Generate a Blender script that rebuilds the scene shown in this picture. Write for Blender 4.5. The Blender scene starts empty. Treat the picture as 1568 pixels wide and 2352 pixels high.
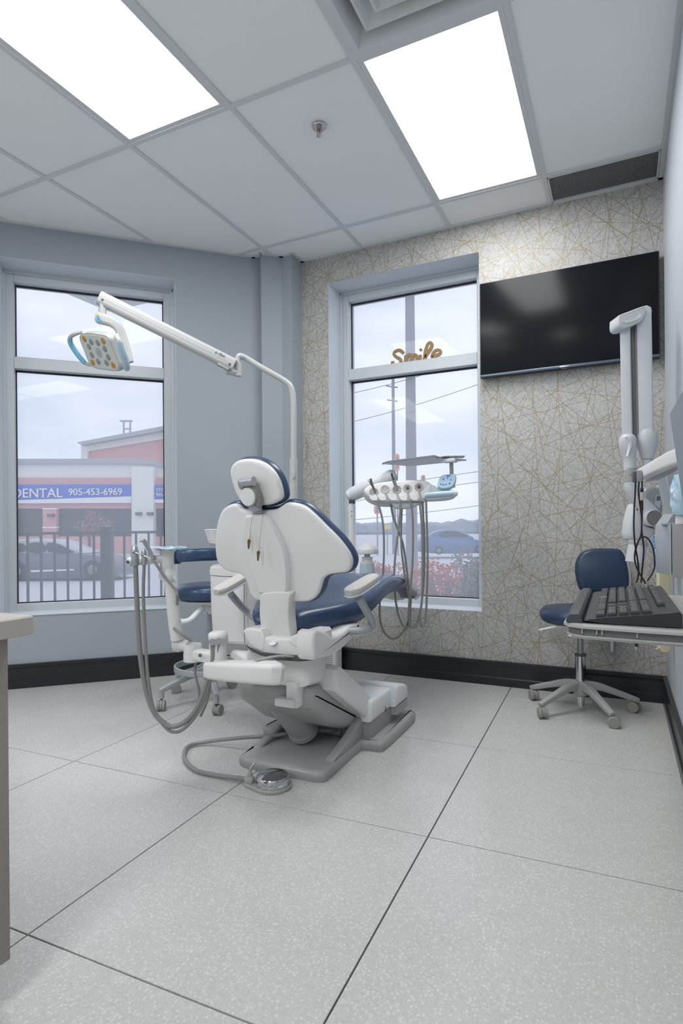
import bpy, bmesh, math, random
from mathutils import Vector, Matrix, Euler

# ---------------------------------------------------------------- camera, world, light, exposure
F, CX, CY, YAW, ROLL, H = 1349.5, 772.0, 1212.0, -0.4495, 0.008, 0.985   # focal length and principal point in pixels of a 1568 x 2352 frame
S = bpy.context.scene
COL = S.collection
cam_data = bpy.data.cameras.new('camera')
cam = bpy.data.objects.new('camera', cam_data); COL.objects.link(cam); S.camera = cam
fwd = Vector((math.sin(YAW), math.cos(YAW), 0)); rgt = Vector((math.cos(YAW), -math.sin(YAW), 0)); upv = Vector((0, 0, 1))
cr, sr = math.cos(ROLL), math.sin(ROLL)
rx = rgt * cr - upv * sr; ry = rgt * sr + upv * cr
cam.matrix_world = Matrix(((rx.x, ry.x, -fwd.x, 0), (rx.y, ry.y, -fwd.y, 0), (rx.z, ry.z, -fwd.z, H), (0, 0, 0, 1)))
cam_data.sensor_fit = 'HORIZONTAL'; cam_data.sensor_width = 36.0; cam_data.lens = 36.0 * F / 1568.0
cam_data.shift_x = (784 - CX) / 1568.0; cam_data.shift_y = (CY - 1176) / 1568.0
cam_data.clip_start = 0.02; cam_data.clip_end = 800

S.view_settings.view_transform = 'Standard'; S.view_settings.look = 'None'
S.view_settings.gamma = 1.0; S.view_settings.use_curve_mapping = False
S.view_settings.exposure = 0.0
PANEL = 13.0          # emission of the ceiling light panels
SKY = 1.32           # brightness of the overcast sky

W = bpy.data.worlds.new('overcast'); S.world = W; W.use_nodes = True
nt = W.node_tree; nt.nodes.clear()
def wn(t, **k):
    n = nt.nodes.new(t)
    for a, b in k.items(): setattr(n, a, b)
    return n
tc = wn('ShaderNodeTexCoord'); mp = wn('ShaderNodeMapping'); mp.inputs['Scale'].default_value = (1.0, 1.0, 2.6)
nz = wn('ShaderNodeTexNoise'); nz.inputs['Scale'].default_value = 3.4; nz.inputs['Detail'].default_value = 5; nz.inputs['Roughness'].default_value = 0.5
cr_ = wn('ShaderNodeValToRGB'); cr_.color_ramp.elements[0].position = 0.36; cr_.color_ramp.elements[1].position = 0.62
cr_.color_ramp.elements[0].color = (0.60, 0.67, 0.80, 1); cr_.color_ramp.elements[1].color = (0.86, 0.89, 0.96, 1)
bg = wn('ShaderNodeBackground'); bg.inputs['Strength'].default_value = SKY; wo = wn('ShaderNodeOutputWorld')
nt.links.new(tc.outputs['Generated'], mp.inputs['Vector']); nt.links.new(mp.outputs['Vector'], nz.inputs['Vector'])
nt.links.new(nz.outputs['Fac'], cr_.inputs['Fac']); nt.links.new(cr_.outputs['Color'], bg.inputs['Color']); nt.links.new(bg.outputs['Background'], wo.inputs['Surface'])

random.seed(7)
PI = math.pi
def V(*a): return Vector(a)

# ---------------------------------------------------------------- where a pixel's ray meets a real plane
EYE = V(0, 0, H)
def ray(x, y):
    a, b = (x - CX) / F, -(y - CY) / F
    a, b = cr * a + sr * b, -sr * a + cr * b
    return rgt * a + fwd + upv * b
def onp(x, y, n, d):
    r = ray(x, y); n = Vector(n); return EYE + r * ((d - n.dot(EYE)) / n.dot(r))
def onz(x, y, z=0.0): return onp(x, y, (0, 0, 1), z)
def onv(x, y, v): return onp(x, y, (0, 1, 0), v)
def onu(x, y, u): return onp(x, y, (1, 0, 0), u)
def atd(x, y, d): return EYE + ray(x, y) * d

# ---------------------------------------------------------------- materials
def lin(c):
    c = c / 255.0
    return c / 12.92 if c <= 0.04045 else ((c + 0.055) / 1.055) ** 2.4
def rgb(r, g, b): return (lin(r), lin(g), lin(b), 1.0)
MATS = {}
def mat(name, col, rough=0.5, metal=0.0, grain=0.0, gscale=60.0, bump=0.0, coat=0.0, spec=0.5, alpha=None, trans=0.0):
    m = bpy.data.materials.new(name); m.use_nodes = True; MATS[name] = m
    t = m.node_tree; p = t.nodes['Principled BSDF']
    c = rgb(*col)
    p.inputs['Base Color'].default_value = c; p.inputs['Roughness'].default_value = rough; p.inputs['Metallic'].default_value = metal
    p.inputs['Specular IOR Level'].default_value = spec; p.inputs['Coat Weight'].default_value = coat
    p.inputs['Transmission Weight'].default_value = trans
    if alpha is not None: p.inputs['Alpha'].default_value = alpha
    if grain or bump:
        g = t.nodes.new('ShaderNodeTexNoise'); g.inputs['Scale'].default_value = gscale; g.inputs['Detail'].default_value = 4
        k = t.nodes.new('ShaderNodeTexCoord'); t.links.new(k.outputs['Object'], g.inputs['Vector'])
        if grain:
            r = t.nodes.new('ShaderNodeMixRGB'); r.blend_type = 'MIX'
            r.inputs[1].default_value = tuple(min(1, x * (1 - grain)) for x in c[:3]) + (1,)
            r.inputs[2].default_value = tuple(min(1, x * (1 + grain)) for x in c[:3]) + (1,)
            t.links.new(g.outputs['Fac'], r.inputs[0]); t.links.new(r.outputs[0], p.inputs['Base Color'])
        if bump:
            b = t.nodes.new('ShaderNodeBump'); b.inputs['Strength'].default_value = bump; b.inputs['Distance'].default_value = 0.002
            t.links.new(g.outputs['Fac'], b.inputs['Height']); t.links.new(b.outputs['Normal'], p.inputs['Normal'])
    return m
def glow(name, col, s):
    m = bpy.data.materials.new(name); m.use_nodes = True; t = m.node_tree; t.nodes.clear()
    e = t.nodes.new('ShaderNodeEmission'); e.inputs['Color'].default_value = rgb(*col); e.inputs['Strength'].default_value = s
    o = t.nodes.new('ShaderNodeOutputMaterial'); t.links.new(e.outputs[0], o.inputs[0]); MATS[name] = m
    return m

wall_grey = mat('wall_grey', (160, 167, 174), 0.62, grain=0.02, gscale=14, bump=0.06)
wall_pale = mat('wall_pale', (212, 217, 221), 0.6, grain=0.02, gscale=14)
xray_white = mat('xray_white', (203, 206, 210), 0.36, grain=0.012, gscale=25)
right_grey = mat('right_wall_paint', (184, 190, 196), 0.6, grain=0.02, gscale=14)
lamp_white = mat('lamp_white', (186, 187, 186), 0.34, grain=0.012, gscale=25, coat=0.1)
tray_grey = mat('tray_grey', (172, 169, 167), 0.4, grain=0.02)
pad_m = mat('armrest_skin', (204, 200, 196), 0.45, grain=0.02)
dish_m = mat('shaded_holder_dish', (176, 175, 171), 0.4, grain=0.02)  # darker grey puts the shade of the recesses into the dishes
link_grey = mat('link_grey', (142, 140, 137), 0.42, grain=0.03)
slot_grey = mat('slot_grey', (104, 103, 103), 0.5, grain=0.02)
reveal_m = mat('reveal_paint', (205, 213, 219), 0.6, grain=0.015, gscale=10)
frame_m = mat('aluminium_frame', (196, 202, 206), 0.42, 0.1, grain=0.015, gscale=30)
gasket_m = mat('rubber_gasket', (38, 40, 44), 0.7, grain=0.1)
base_black = mat('black_baseboard', (33, 35, 40), 0.32, grain=0.2, gscale=20)
trim_m = mat('ceiling_trim', (212, 215, 217), 0.5, grain=0.01)
white_pl = mat('white_plastic', (228, 228, 227), 0.34, grain=0.012, gscale=25, coat=0.15)
white_pl2 = mat('cool_white_plastic', (224, 227, 229), 0.36, grain=0.012, gscale=25)
cream_pl = mat('cream_plastic', (226, 225, 223), 0.4, grain=0.012, gscale=25)
grey_pl = mat('grey_plastic', (166, 166, 165), 0.42, grain=0.03, gscale=30)
mid_grey = mat('mid_grey_paint', (158, 158, 158), 0.36, grain=0.03, gscale=160, bump=0.06, coat=0.1)
dark_grey = mat('dark_grey_plastic', (78, 79, 82), 0.5, grain=0.05)
navy = mat('navy_upholstery', (48, 70, 102), 0.32, grain=0.04, gscale=300, bump=0.04, coat=0.15)
navy_dark = mat('navy_stool_upholstery', (42, 60, 87), 0.38, grain=0.04, gscale=300, bump=0.05)
alu = mat('silver_metal', (176, 180, 184), 0.33, 0.75, grain=0.02)
armgrey = mat('grey_painted_tube', (164, 169, 173), 0.36, 0.15, grain=0.02)
chrome = mat('chrome', (205, 207, 210), 0.08, 1.0)
steel = mat('brushed_steel', (158, 158, 156), 0.28, 0.9, grain=0.05)
brass_m = mat('dull_brass', (128, 110, 84), 0.35, 0.8, grain=0.1)
hose_m = mat('grey_hose', (138, 138, 136), 0.42, grain=0.03)
hose_pale = mat('pale_hose', (158, 157, 152), 0.45, grain=0.03)
black_m = mat('black_plastic', (38, 40, 43), 0.42, grain=0.06, gscale=200, bump=0.05)
key_m = mat('black_key_plastic', (30, 32, 36), 0.36, grain=0.05)
gel_m = mat('dark_rubber_rest', (62, 65, 70), 0.5, grain=0.04, gscale=200)
cable_m = mat('black_cable', (24, 26, 32), 0.45, grain=0.08)
blue_film = mat('blue_barrier_film', (178, 208, 224), 0.22, grain=0.12, gscale=40, coat=0.4)
blue_film2 = mat('bright_blue_film', (128, 188, 220), 0.25, grain=0.25, gscale=45, coat=0.4)
blue_print = mat('blue_print', (60, 110, 176), 0.5, grain=0.05)
amber = mat('amber_lens', (190, 138, 46), 0.3, grain=0.1, gscale=200)
lens_m = mat('grey_green_lens', (138, 148, 136), 0.3, grain=0.1, gscale=200)
gold_m = mat('gold_wood', (152, 122, 78), 0.5, grain=0.06)
tan_m = mat('apron_cloth', (218, 207, 176), 0.75, grain=0.05, gscale=40, bump=0.2)
pink_m = mat('apron_piping', (182, 160, 148), 0.7, grain=0.05, gscale=40)
tv_body = mat('tv_bezel', (44, 50, 58), 0.35, 0.3, grain=0.03)
screen_m = mat('tv_screen', (22, 25, 29), 0.22, grain=0.05, spec=0.15)
screen_reflect = mat('monitor_screen_reflection', (120, 126, 135), 0.3, grain=0.05)  # grey base colour stands for the wall reflected in the screen
counter_m = mat('beige_counter', (188, 180, 172), 0.4, grain=0.03, gscale=20)
print_m = mat('dark_print', (70, 72, 76), 0.5, grain=0.02)
caster_m = mat('caster_grey', (150, 148, 143), 0.5, grain=0.04)
base_grey = mat('stool_base_grey', (164, 164, 162), 0.42, grain=0.02)
cloth_m = mat('blue_paper', (176, 208, 224), 0.5, grain=0.06, gscale=30)
grille_m = mat('grille_grey', (132, 134, 140), 0.5, 0.2, grain=0.03)
dark_in = mat('dark_inside', (30, 32, 36), 0.9, grain=0.05)
panel_glow = glow('panel_diffuser', (255, 255, 255), PANEL)
clear_m = mat('clear_plastic', (225, 235, 240), 0.12, grain=0.0, alpha=0.45, coat=0.5)
bottle_m = mat('bottle_plastic', (200, 222, 232), 0.2, grain=0.03, alpha=0.75)

def node_mat(name):
    m = bpy.data.materials.new(name); m.use_nodes = True; MATS[name] = m
    t = m.node_tree; p = t.nodes['Principled BSDF']
    def N(ty, ins=None, **k):
        n = t.nodes.new(ty)
        for a, b in k.items(): setattr(n, a, b)
        for a, b in (ins or {}).items():
            if hasattr(b, 'is_output') or isinstance(b, bpy.types.NodeSocket): t.links.new(b, n.inputs[a])
            else: n.inputs[a].default_value = b
        return n
    return m, t, p, N

# glass behind a perforated screen film: see-through, hazy, and mirror-like at a glance
def make_glass():
    m, t, p, N = node_mat('screened_glass')
    t.nodes.remove(p)
    tr = N('ShaderNodeBsdfTransparent', {'Color': (0.97, 0.98, 1.0, 1)})
    tl = N('ShaderNodeBsdfTranslucent', {'Color': (0.86, 0.9, 0.98, 1)})
    gl = N('ShaderNodeBsdfGlossy', {'Color': (1, 1, 1, 1), 'Roughness': 0.02})
    a = N('ShaderNodeMixShader', {0: 0.36, 1: tr.outputs[0], 2: tl.outputs[0]})
    fr = N('ShaderNodeFresnel', {'IOR': 1.2})
    b = N('ShaderNodeMixShader', {0: fr.outputs[0], 1: a.outputs[0], 2: gl.outputs[0]})
    t.links.new(b.outputs[0], t.nodes['Material Output'].inputs[0])
    return m
glass_m = make_glass()

def make_terrazzo():
    m, t, p, N = node_mat('terrazzo_tile')
    tc = N('ShaderNodeTexCoord'); geo = N('ShaderNodeNewGeometry')
    co = geo.outputs['Position']
    v1 = N('ShaderNodeTexVoronoi', {'Vector': co, 'Scale': 105.0}); v2 = N('ShaderNodeTexVoronoi', {'Vector': co, 'Scale': 210.0})
    n1 = N('ShaderNodeTexNoise', {'Vector': co, 'Scale': 6.0, 'Detail': 3.0})
    s1 = N('ShaderNodeSeparateColor', {0: v1.outputs['Color']}); s2 = N('ShaderNodeSeparateColor', {0: v2.outputs['Color']})
    d1 = N('ShaderNodeMath', {0: v1.outputs['Distance'], 1: 0.36}, operation='LESS_THAN')
    k1 = N('ShaderNodeMath', {0: s1.outputs[0], 1: 0.5}, operation='GREATER_THAN')
    c1 = N('ShaderNodeMath', {0: d1.outputs[0], 1: k1.outputs[0]}, operation='MULTIPLY')
    a = N('ShaderNodeMixRGB', {0: s2.outputs[0], 1: rgb(193, 193, 190), 2: rgb(205, 205, 202)})
    b = N('ShaderNodeMixRGB', {0: c1.outputs[0], 1: a.outputs[0], 2: rgb(214, 214, 211)})
    c = N('ShaderNodeMixRGB', {0: n1.outputs['Fac'], 1: (0.93, 0.93, 0.93, 1), 2: (1, 1, 1, 1)})
    e = N('ShaderNodeMixRGB', {0: 1.0, 1: b.outputs[0], 2: c.outputs[0]}, blend_type='MULTIPLY')
    t.links.new(e.outputs[0], p.inputs['Base Color'])
    rr = N('ShaderNodeMapRange', {'Value': n1.outputs['Fac'], 'To Min': 0.2, 'To Max': 0.3})
    t.links.new(rr.outputs[0], p.inputs['Roughness'])
    return m
terrazzo = make_terrazzo()
grout = mat('dark_grout', (74, 74, 76), 0.8, grain=0.1)

def make_ceiling_tile():
    m, t, p, N = node_mat('mineral_fibre_tile')
    geo = N('ShaderNodeNewGeometry')
    n = N('ShaderNodeTexNoise', {'Vector': geo.outputs['Position'], 'Scale': 260.0, 'Detail': 3.0, 'Roughness': 0.7})
    c = N('ShaderNodeMixRGB', {0: n.outputs['Fac'], 1: rgb(236, 238, 239), 2: rgb(248, 249, 250)})
    t.links.new(c.outputs[0], p.inputs['Base Color']); p.inputs['Roughness'].default_value = 0.9
    b = N('ShaderNodeBump', {'Strength': 0.15, 'Distance': 0.002, 'Height': n.outputs['Fac']}); t.links.new(b.outputs[0], p.inputs['Normal'])
    return m
tile_m = make_ceiling_tile()

# wallpaper: mottled grey fibre ground with fine printed gold lines crossing at all angles
def make_wallpaper():
    m, t, p, N = node_mat('gold_line_wallpaper')
    geo = N('ShaderNodeNewGeometry'); sep = N('ShaderNodeSeparateXYZ', {0: geo.outputs['Position']})
    X, Z = sep.outputs[0], sep.outputs[2]
    def M(op, a, b=0.0): return N('ShaderNodeMath', {0: a, 1: b}, operation=op).outputs[0]
    total = None
    rs = random.Random(3)
    layers = [(8, 0.62, .15), (31, 0.5, .17), (52, 0.7, .15), (74, 0.55, .16), (97, 0.8, .15), (118, 0.5, .17), (141, 0.66, .15), (163, 0.55, .16), (20, 0.9, .19), (65, 0.4, .2), (86, .95, .17), (132, .9, .2), (107, .45, .19)]
    for i, (deg, L, Sx) in enumerate(layers):
        c, s = math.cos(math.radians(deg)), math.sin(math.radians(deg))
        x = M('ADD', M('MULTIPLY', X, c / L), M('MULTIPLY', Z, s / L)); y = M('ADD', M('MULTIPLY', X, -s / Sx), M('MULTIPLY', Z, c / Sx))
        y = M('ADD', y, rs.random() * 9); iy = M('FLOOR', y)
        w0 = N('ShaderNodeTexWhiteNoise', {'W': M('ADD', iy, i * 17.3)}, noise_dimensions='1D').outputs['Value']
        x = M('ADD', x, w0); ix = M('FLOOR', x)
        cv = N('ShaderNodeCombineXYZ', {0: ix, 1: iy, 2: float(i)})
        wn_ = N('ShaderNodeTexWhiteNoise', {'Vector': cv.outputs[0]}, noise_dimensions='3D')
        sc = N('ShaderNodeSeparateColor', {0: wn_.outputs['Color']})
        fx = M('SUBTRACT', M('SUBTRACT', x, ix), 0.5); fy = M('SUBTRACT', y, iy)
        tgt = M('ADD', M('ADD', M('MULTIPLY', sc.outputs[0], 0.5), 0.25), M('MULTIPLY', fx, M('MULTIPLY', M('SUBTRACT', sc.outputs[1], 0.5), 0.9)))
        d = M('ABSOLUTE', M('SUBTRACT', fy, tgt))
        ln = M('LESS_THAN', d, 0.0013 / Sx)
        lim = M('LESS_THAN', M('ABSOLUTE', fx), M('ADD', M('MULTIPLY', sc.outputs[2], 0.2), 0.3))
        ln = M('MULTIPLY', ln, lim)
        total = ln if total is None else M('MAXIMUM', total, ln)
    sx = N('ShaderNodeMapping', {'Vector': geo.outputs['Position'], 'Scale': (1, 1, 1)})
    n1 = N('ShaderNodeTexNoise', {'Vector': geo.outputs['Position'], 'Scale': 75.0, 'Detail': 5.0, 'Roughness': 0.7, 'Distortion': 1.2})
    n2 = N('ShaderNodeTexNoise', {'Vector': geo.outputs['Position'], 'Scale': 9.0, 'Detail': 3.0})
    rp = N('ShaderNodeMapRange', {'Value': n1.outputs['Fac'], 'From Min': 0.32, 'From Max': 0.68})
    g = N('ShaderNodeMixRGB', {0: rp.outputs[0], 1: rgb(154, 153, 151), 2: rgb(208, 207, 204)})
    g2 = N('ShaderNodeMixRGB', {0: n2.outputs['Fac'], 1: (0.9, 0.9, 0.9, 1), 2: (1.0, 1.0, 1.0, 1)})
    g3 = N('ShaderNodeMixRGB', {0: 1.0, 1: g.outputs[0], 2: g2.outputs[0]}, blend_type='MULTIPLY')
    brk = N('ShaderNodeMapRange', {'Value': n1.outputs['Fac'], 'From Min': 0.3, 'From Max': 0.5, 'To Min': 0.45, 'To Max': 0.9})
    f = M('MULTIPLY', total, brk.outputs[0])
    out = N('ShaderNodeMixRGB', {0: f, 1: g3.outputs[0], 2: rgb(146, 128, 84)})
    t.links.new(out.outputs[0], p.inputs['Base Color']); p.inputs['Roughness'].default_value = 0.55
    ms = N('ShaderNodeMapRange', {'Value': f, 'To Min': 0.0, 'To Max': 0.35}); t.links.new(ms.outputs[0], p.inputs['Metallic'])
    b = N('ShaderNodeBump', {'Strength': 0.25, 'Distance': 0.001, 'Height': n1.outputs['Fac']}); t.links.new(b.outputs[0], p.inputs['Normal'])
    return m
wallpaper = make_wallpaper()

# ---------------------------------------------------------------- mesh helpers
def smooth_open(pts, n=6):
    pts = [Vector(p) for p in pts]
    if len(pts) < 3: return pts
    P = [pts[0] * 2 - pts[1]] + pts + [pts[-1] * 2 - pts[-2]]
    out = []
    for i in range(1, len(P) - 2):
        a, b, c, d = P[i - 1:i + 3]
        for k in range(n):
            t = k / n
            out.append(0.5 * (2 * b + (c - a) * t + (2 * a - 5 * b + 4 * c - d) * t * t + (3 * b - a - 3 * c + d) * t ** 3))
    return out + [pts[-1]]
def smooth_closed(pts, n=5):
    pts = [Vector(p) for p in pts]; L = len(pts); out = []
    for i in range(L):
        a, b, c, d = pts[i - 1], pts[i], pts[(i + 1) % L], pts[(i + 2) % L]
        for k in range(n):
            t = k / n
            out.append(0.5 * (2 * b + (c - a) * t + (2 * a - 5 * b + 4 * c - d) * t * t + (3 * b - a - 3 * c + d) * t ** 3))
    return out
def rrect(w, h, r, n=5):
    r = min(r, w / 2 - 1e-5, h / 2 - 1e-5); out = []
    for cx, cy, a0 in ((w / 2 - r, h / 2 - r, 0), (-w / 2 + r, h / 2 - r, PI / 2), (-w / 2 + r, -h / 2 + r, PI), (w / 2 - r, -h / 2 + r, 1.5 * PI)):
        for k in range(n + 1):
            a = a0 + k / n * PI / 2; out.append(Vector((cx + r * math.cos(a), cy + r * math.sin(a))))
    return out
def frame(n, up=None):
    n = Vector(n).normalized(); up = Vector(up) if up else (V(0, 0, 1) if abs(n.z) < 0.9 else V(0, 1, 0))
    ex = up.cross(n)
    if ex.length < 1e-6: ex = V(1, 0, 0).cross(n)
    ex.normalize(); return ex, n.cross(ex), n
class B:
    """collects shapes in one bmesh"""
    def __init__(s): s.bm = bmesh.new()
    def rings(s, rings, closed=True, cap0=True, cap1=True):
        vs = [[s.bm.verts.new(p) for p in r] for r in rings]
        for a, b in zip(vs, vs[1:]):
            n = len(a)
            for i in range(n if closed else n - 1):
                j = (i + 1) % n
                try: s.bm.faces.new((a[i], a[j], b[j], b[i]))
                except ValueError: pass
        if cap0 and closed and len(vs[0]) > 2: s.bm.faces.new(list(reversed(vs[0])))
        if cap1 and closed and len(vs[-1]) > 2: s.bm.faces.new(vs[-1])
        return s
    def box(s, c, size, bev=0.0, seg=2, R=None):
        c = Vector(c); x, y, z = [a / 2 for a in size]
        M = (R.to_4x4() if R else Matrix.Identity(4))
        t = bmesh.new()
        bmesh.ops.create_cube(t, size=1.0)
        for v in t.verts: v.co = Vector((v.co.x * size[0], v.co.y * size[1], v.co.z * size[2]))
        if bev: bmesh.ops.bevel(t, geom=t.edges[:], offset=min(bev, min(size) * .49), segments=seg, profile=0.5, affect='EDGES')
        s._merge(t, Matrix.Translation(c) @ M); return s
    def _merge(s, t, M):
        mp = {v: s.bm.verts.new(M @ v.co) for v in t.verts}
        for f in t.faces:
            try: s.bm.faces.new([mp[v] for v in f.verts])
            except ValueError: pass
        t.free()
    def slab(s, out3, n, prof):
        """closed outline OUT3 (in a plane of normal N), each (inset, depth) of PROF a ring, capped at both ends"""
        n = Vector(n).normalized(); out3 = [Vector(p) for p in out3]; L = len(out3)
        cen = sum(out3, V(0, 0, 0)) / L; area = V(0, 0, 0)
        for i in range(L): area += (out3[i] - cen).cross(out3[(i + 1) % L] - cen)
        if area.dot(n) < 0: out3.reverse()
        ins = []
        for i in range(L):
            a, b, c = out3[i - 1], out3[i], out3[(i + 1) % L]
            e1 = (b - a); e2 = (c - b)
            e1 = e1.normalized() if e1.length > 1e-9 else V(0, 0, 0); e2 = e2.normalized() if e2.length > 1e-9 else e1
            m = n.cross(e1) + n.cross(e2)
            m = m.normalized() if m.length > 1e-6 else V(0, 0, 0)
            k = m.dot(n.cross(e1)); ins.append(m / max(k, 0.5))
        s.rings([[p + q * i + n * d for p, q in zip(out3, ins)] for i, d in prof]); return s
    def tube(s, pts, r, seg=10, smooth=0, cap=True):
        pts = [Vector(p) for p in pts]
        if smooth:
            if not isinstance(r, (int, float)):
                rr = [Vector((x, 0, 0)) for x in r]; r = [max(1e-4, q.x) for q in smooth_open(rr, smooth)]
            pts = smooth_open(pts, smooth)
        if isinstance(r, (int, float)): r = [r] * len(pts)
        rings = []; t0 = (pts[1] - pts[0]).normalized(); ex, ey, _ = frame(t0)
        for i, p in enumerate(pts):
            a = pts[max(i - 1, 0)]; b = pts[min(i + 1, len(pts) - 1)]; t = (b - a)
            t = t.normalized() if t.length > 1e-9 else t0
            q = t0.rotation_difference(t); ex = q @ ex; ey = q @ ey; t0 = t
            rings.append([p + (ex * math.cos(2 * PI * k / seg) + ey * math.sin(2 * PI * k / seg)) * r[i] for k in range(seg)])
        s.rings(rings, cap0=cap, cap1=cap); return s
    def sweep(s, pts, sec, up=(0, 0, 1), smooth=0, scale=None, side=None):
        """section SEC (2D: x across, y along UP-ish) swept along PTS"""
        pts = [Vector(p) for p in pts]
        if smooth:
            if scale: scale = [(q.x, q.y) for q in smooth_open([Vector((a[0], a[1], 0)) for a in scale], smooth)]
            pts = smooth_open(pts, smooth)
        rings = []; up = Vector(up)
        for i, p in enumerate(pts):
            t = (pts[min(i + 1, len(pts) - 1)] - pts[max(i - 1, 0)]).normalized()
            x = Vector(side).normalized() if side else t.cross(up).normalized()
            y = x.cross(t).normalized(); k = scale[i] if scale else (1, 1)
            rings.append([p + x * (q[0] * k[0]) + y * (q[1] * k[1]) for q in sec])
        s.rings(rings); return s
    def lathe(s, prof, c=(0, 0, 0), axis=(0, 0, 1), seg=24):
        ex, ey, n = frame(axis); c = Vector(c)
        s.rings([[c + n * z + (ex * math.cos(2 * PI * k / seg) + ey * math.sin(2 * PI * k / seg)) * max(r, 1e-4) for k in range(seg)] for r, z in prof]); return s
    def ball(s, c, r, seg=16):
        r = Vector(r) if not isinstance(r, (int, float)) else V(r, r, r); c = Vector(c); m = seg // 2
        s.rings([[c + Vector((r.x * math.sin(a) * math.cos(2 * PI * k / seg), r.y * math.sin(a) * math.sin(2 * PI * k / seg), r.z * -math.cos(a))) for k in range(seg)] for a in [max(0.02, min(PI - 0.02, PI * i / m)) for i in range(m + 1)]]); return s
    def quad(s, *p): s.bm.faces.new([s.bm.verts.new(q) for q in p]); return s
    def mesh(s, name, m, sharp=35):
        bmesh.ops.recalc_face_normals(s.bm, faces=s.bm.faces[:])
        me = bpy.data.meshes.new(name); s.bm.to_mesh(me); s.bm.free()
        me.materials.append(m)
        for p in me.polygons: p.use_smooth = True
        me.set_sharp_from_angle(angle=math.radians(sharp))
        return me

def put(name, me, parent=None):
    o = bpy.data.objects.new(name, me); COL.objects.link(o)
    if parent is not None:
        o.parent = parent
        if parent.type == 'EMPTY': o.matrix_parent_inverse = Matrix.Translation(-parent.location)
    return o
def part(name, b, m, parent, label=None, sharp=35):
    o = put(name, b.mesh(name, m, sharp), parent)
    if label: o['label'] = label
    return o
def thing(name, label, cat, loc=(0, 0, 0), group=None):
    o = bpy.data.objects.new(name, None); COL.objects.link(o); o.location = Vector(loc); o.empty_display_size = 0.05
    o['label'] = label; o['category'] = cat
    if group: o['group'] = group
    return o
def single(name, b, m, label, cat, group=None, sharp=35):
    o = put(name, b.mesh(name, m, sharp)); o['label'] = label; o['category'] = cat
    if group: o['group'] = group
    return o
def struct(name, b, m, parent=None, sharp=35):
    o = put(name, b.mesh(name, m, sharp), parent)
    if parent is None: o['kind'] = 'structure'
    return o
def stuff(o): o['kind'] = 'stuff'; return o
def dup(root, loc, rotz=0.0, label=None, group=None):
    r = root.copy(); COL.objects.link(r); r.location = Vector(loc); r.rotation_euler = (0, 0, rotz)
    if label: r['label'] = label
    if group: r['group'] = group
    for ch in list(root.children):
        c = ch.copy(); COL.objects.link(c); c.parent = r
        for g in list(ch.children):
            d = g.copy(); COL.objects.link(d); d.parent = c
    return r
def letters(text, size, origin, ex, ey, m, name, parent=None, depth=0.002, align='LEFT', shear=0.0, squeeze=1.0):
    """flat lettering with a little depth, lying along EX with its tops towards EY"""
    cu = bpy.data.curves.new(name, 'FONT'); cu.body = text; cu.size = size; cu.extrude = depth / 2; cu.align_x = align; cu.shear = shear; cu.resolution_u = 3
    t = bpy.data.objects.new('tmp', cu); COL.objects.link(t)
    bpy.context.view_layer.update()
    me = bpy.data.meshes.new_from_object(t.evaluated_get(bpy.context.evaluated_depsgraph_get()))
    bpy.data.objects.remove(t); bpy.data.curves.remove(cu)
    ex = Vector(ex).normalized(); ey = Vector(ey).normalized(); n = ex.cross(ey); o = Vector(origin)
    for v in me.vertices: v.co = o + ex * (v.co.x * squeeze) + ey * v.co.y + n * v.co.z
    me.materials.clear(); me.materials.append(m)
    return put(name, me, parent)
def pix(pts, n, d): return [onp(x, y, n, d) for x, y in pts]
def rnd(bev, depth, back=None, k=4):
    """profile of a slab of DEPTH with rounded edges"""
    back = bev if back is None else back; out = []
    for i in range(k + 1):
        a = PI / 2 * i / k; out.append((back * (1 - math.sin(a)), back * (1 - math.cos(a))))
    for i in range(k + 1):
        a = PI / 2 * i / k; out.append((bev * (1 - math.cos(a)), depth - bev + bev * math.sin(a)))
    return out
# ================================================================ the room
CEIL = 2.90; WV = 3.72; RU = 0.228; LW = 4.12; LU = -4.1; BV = -3.6
NL = V(-0.70711, 0.70711, 0); DL = V(0.70711, 0.70711, 0)      # normal and direction of the diagonal left wall
def dg(s, d, z): return DL * s + NL * d + V(0, 0, z)             # a point by its place along and behind the diagonal wall

# ---- floor: large terrazzo tiles with dark joints
PHI = 0.0262; n1 = V(math.cos(PHI), math.sin(PHI), 0); n2 = V(-math.sin(PHI), math.cos(PHI), 0)
TL, TM, OL, OM = 0.7704, 0.8267, -0.5052 - 0.004, 0.9929
b = B().box((-1.9, .1, -0.06), (4.8, 7.9, 0.108)); floor = struct('floor', b, grout)
for i in range(0, 5):
    for j in range(-6, 6):
        x0, x1 = OL - TL * i, OL - TL * (i - 1); y0, y1 = OM + TM * (j - 1), OM + TM * j
        if i == 0: x1 += .12
        b = B(); g = 0.0021
        c = [n1 * (x0 + g) + n2 * (y0 + g), n1 * (x1 - g) + n2 * (y0 + g), n1 * (x1 - g) + n2 * (y1 - g), n1 * (x0 + g) + n2 * (y1 - g)]
        if all(p.y > 3.80 for p in c) or all(p.y < -3.7 for p in c) or all(p.dot(NL) > LW + .05 for p in c): continue
        b.slab([p + V(0, 0, -0.006) for p in c], (0, 0, 1), [(0, 0), (0, 0.0052), (0.0008, 0.006)])
        part('floor_tile', b, terrazzo, floor)

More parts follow.
